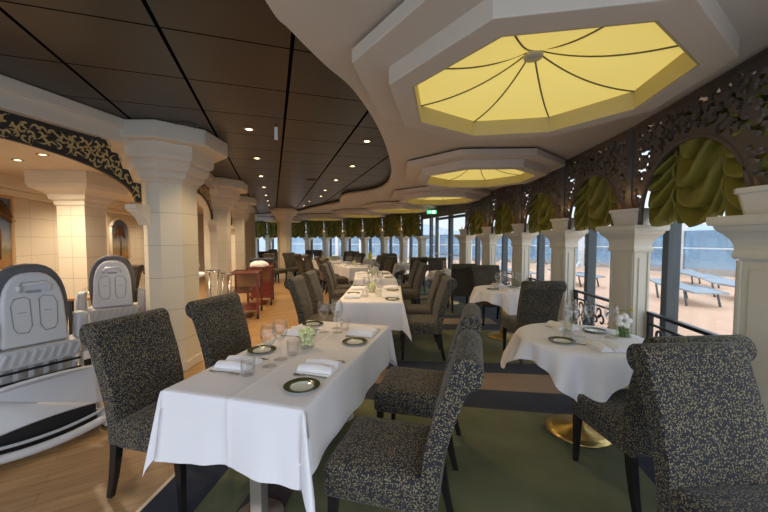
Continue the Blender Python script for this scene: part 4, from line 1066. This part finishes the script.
for k in range(20):
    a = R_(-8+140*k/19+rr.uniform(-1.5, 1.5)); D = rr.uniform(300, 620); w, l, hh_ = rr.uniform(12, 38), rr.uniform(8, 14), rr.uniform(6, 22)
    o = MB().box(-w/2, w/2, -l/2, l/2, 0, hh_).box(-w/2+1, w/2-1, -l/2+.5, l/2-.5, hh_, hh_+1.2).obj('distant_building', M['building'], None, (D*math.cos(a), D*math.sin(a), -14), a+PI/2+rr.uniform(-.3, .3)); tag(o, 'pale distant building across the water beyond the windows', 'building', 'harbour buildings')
# glass wind screen with white posts round the deck
WS = [(13.5, -1), (14.2, 3), (14.6, 7), (14.2, 11), (13, 15), (11, 19), (8, 22.5), (4, 25.5), (0, 27.5), (-4, 29), (-9, 30)]
wsp = spline(WS, 2)
scn = thing('wind_screen', 'glass wind screen with pale posts around the outer deck', 'screen')
for k, p in enumerate(wsp):
    b = MB(); b.box(p.x-.13, p.x+.13, p.y-.13, p.y+.13, -.03, 2.3)
    for s_ in (-1, 1): b.bar((p.x, p.y, .35), (p.x+s_*.5, p.y+s_*.3, -.02), .09); b.bar((p.x, p.y, 1.7), (p.x+s_*.6, p.y+s_*.3, 2.2), .09)
    b.obj('post', M['white'], scn)
    if k < len(wsp)-1:
        q = wsp[k+1]; b = MB(); b.add([(p.x, p.y, .05), (q.x, q.y, .05), (q.x, q.y, 1.9), (p.x, p.y, 1.9)], [(0, 1, 2, 3)]); b.obj('glass_panel', M['screen_glass'], scn, solid=.012)
        b = MB(); b.bar((p.x, p.y, 1.15), (q.x, q.y, 1.15), .05); b.obj('rail', M['white'], scn)
lo = thing('sun_lounger', '', 'sun lounger')
mb = MB(); mb.loft([[(-.32, y, z), (.32, y, z), (.32, y, z+.03), (-.32, y, z+.03)] for y, z in ((-.95, .29), (-.3, .32), (.25, .31), (.6, .33), (1.0, .40))], 0, False); mb.obj('sling', M['lounger'], lo)
for sx in (-1, 1):
    for y in (-.6, .55): mb = MB(); mb.tube([(sx*.33, y-.12, -.03), (sx*.33, y, .33)], .024, 8); mb.obj('leg', M['mullion'], lo)
    mb = MB(); mb.tube([(sx*.33, -.95, .31), (sx*.33, -.3, .35), (sx*.33, .25, .35)], .024, 8); mb.obj('side_rail', M['lounger'], lo)
for x, y, rz, w in ((7.5, 8.5, -12, 'nearest, at the left of the right window pane'), (9.1, 8.6, -12, 'nearest the right edge'), (10.6, 11.6, -20, 'behind, between the two nearest'), (6.6, 11.8, 10, 'behind the left mullion'), (4.9, 13.0, 15, 'farthest')):
    place(lo, (x, y, 0), R_(rz), f'grey sun lounger on the salmon deck, {w}', 'sun loungers on the deck')

# ------------------------------------------------------------------ sky and daylight
w = bpy.data.worlds.new('sky'); sc.world = w; w.use_nodes = True; nt = w.node_tree; nt.nodes.clear()
out = N(nt, 'ShaderNodeOutputWorld'); bg = N(nt, 'ShaderNodeBackground', Strength=1.35)
tc = N(nt, 'ShaderNodeTexCoord'); s = N(nt, 'ShaderNodeSeparateXYZ'); L(nt, tc.outputs['Generated'], s.inputs[0])
r = N(nt, 'ShaderNodeValToRGB'); e = r.color_ramp.elements
e[0].position = 0; e[0].color = (.70, .77, .85, 1); e[1].position = .6; e[1].color = (.42, .55, .74, 1)
x = e.new(.07); x.color = (.80, .86, .93, 1); x = e.new(.25); x.color = (.72, .80, .92, 1)
mp = N(nt, 'ShaderNodeMapping'); mp.inputs['Scale'].default_value = (2.2, 2.2, 6); L(nt, tc.outputs['Generated'], mp.inputs[0])
nz = N(nt, 'ShaderNodeTexNoise', Scale=2., Detail=6.); L(nt, mp.outputs[0], nz.inputs['Vector'])
cr = N(nt, 'ShaderNodeValToRGB'); cr.color_ramp.elements[0].position = .42; cr.color_ramp.elements[1].position = .66
L(nt, nz.outputs[0], cr.inputs[0])
mx = N(nt, 'ShaderNodeMixRGB'); mx.inputs[2].default_value = (.92, .94, .97, 1); L(nt, cr.outputs[0], mx.inputs[0]); L(nt, s.outputs[2], r.inputs[0]); L(nt, r.outputs[0], mx.inputs[1])
mr = N(nt, 'ShaderNodeMapRange'); L(nt, s.outputs[2], mr.inputs[0]); mr.inputs[3].default_value = 1.0; mr.inputs[4].default_value = 2.3
my = N(nt, 'ShaderNodeMapRange'); my.inputs[1].default_value = .1; my.inputs[2].default_value = -1; my.inputs[4].default_value = .55; L(nt, s.outputs[1], my.inputs[0])
ma = N(nt, 'ShaderNodeMath', operation='ADD'); L(nt, mr.outputs[0], ma.inputs[0]); L(nt, my.outputs[0], ma.inputs[1]); L(nt, ma.outputs[0], bg.inputs[1])
L(nt, mx.outputs[0], bg.inputs[0]); L(nt, bg.outputs[0], out.inputs[0])

sc.view_settings.view_transform = 'Standard'; sc.view_settings.look = 'None'; sc.view_settings.gamma = 1; sc.view_settings.use_curve_mapping = False
sc.view_settings.exposure = 0.45
cy_ = sc.cycles
cy_.max_bounces = 8; cy_.diffuse_bounces = 5; cy_.glossy_bounces = 4; cy_.transparent_max_bounces = 16; cy_.caustics_reflective = False; cy_.caustics_refractive = False
cy_.use_denoising = True; cy_.sample_clamp_indirect = 4
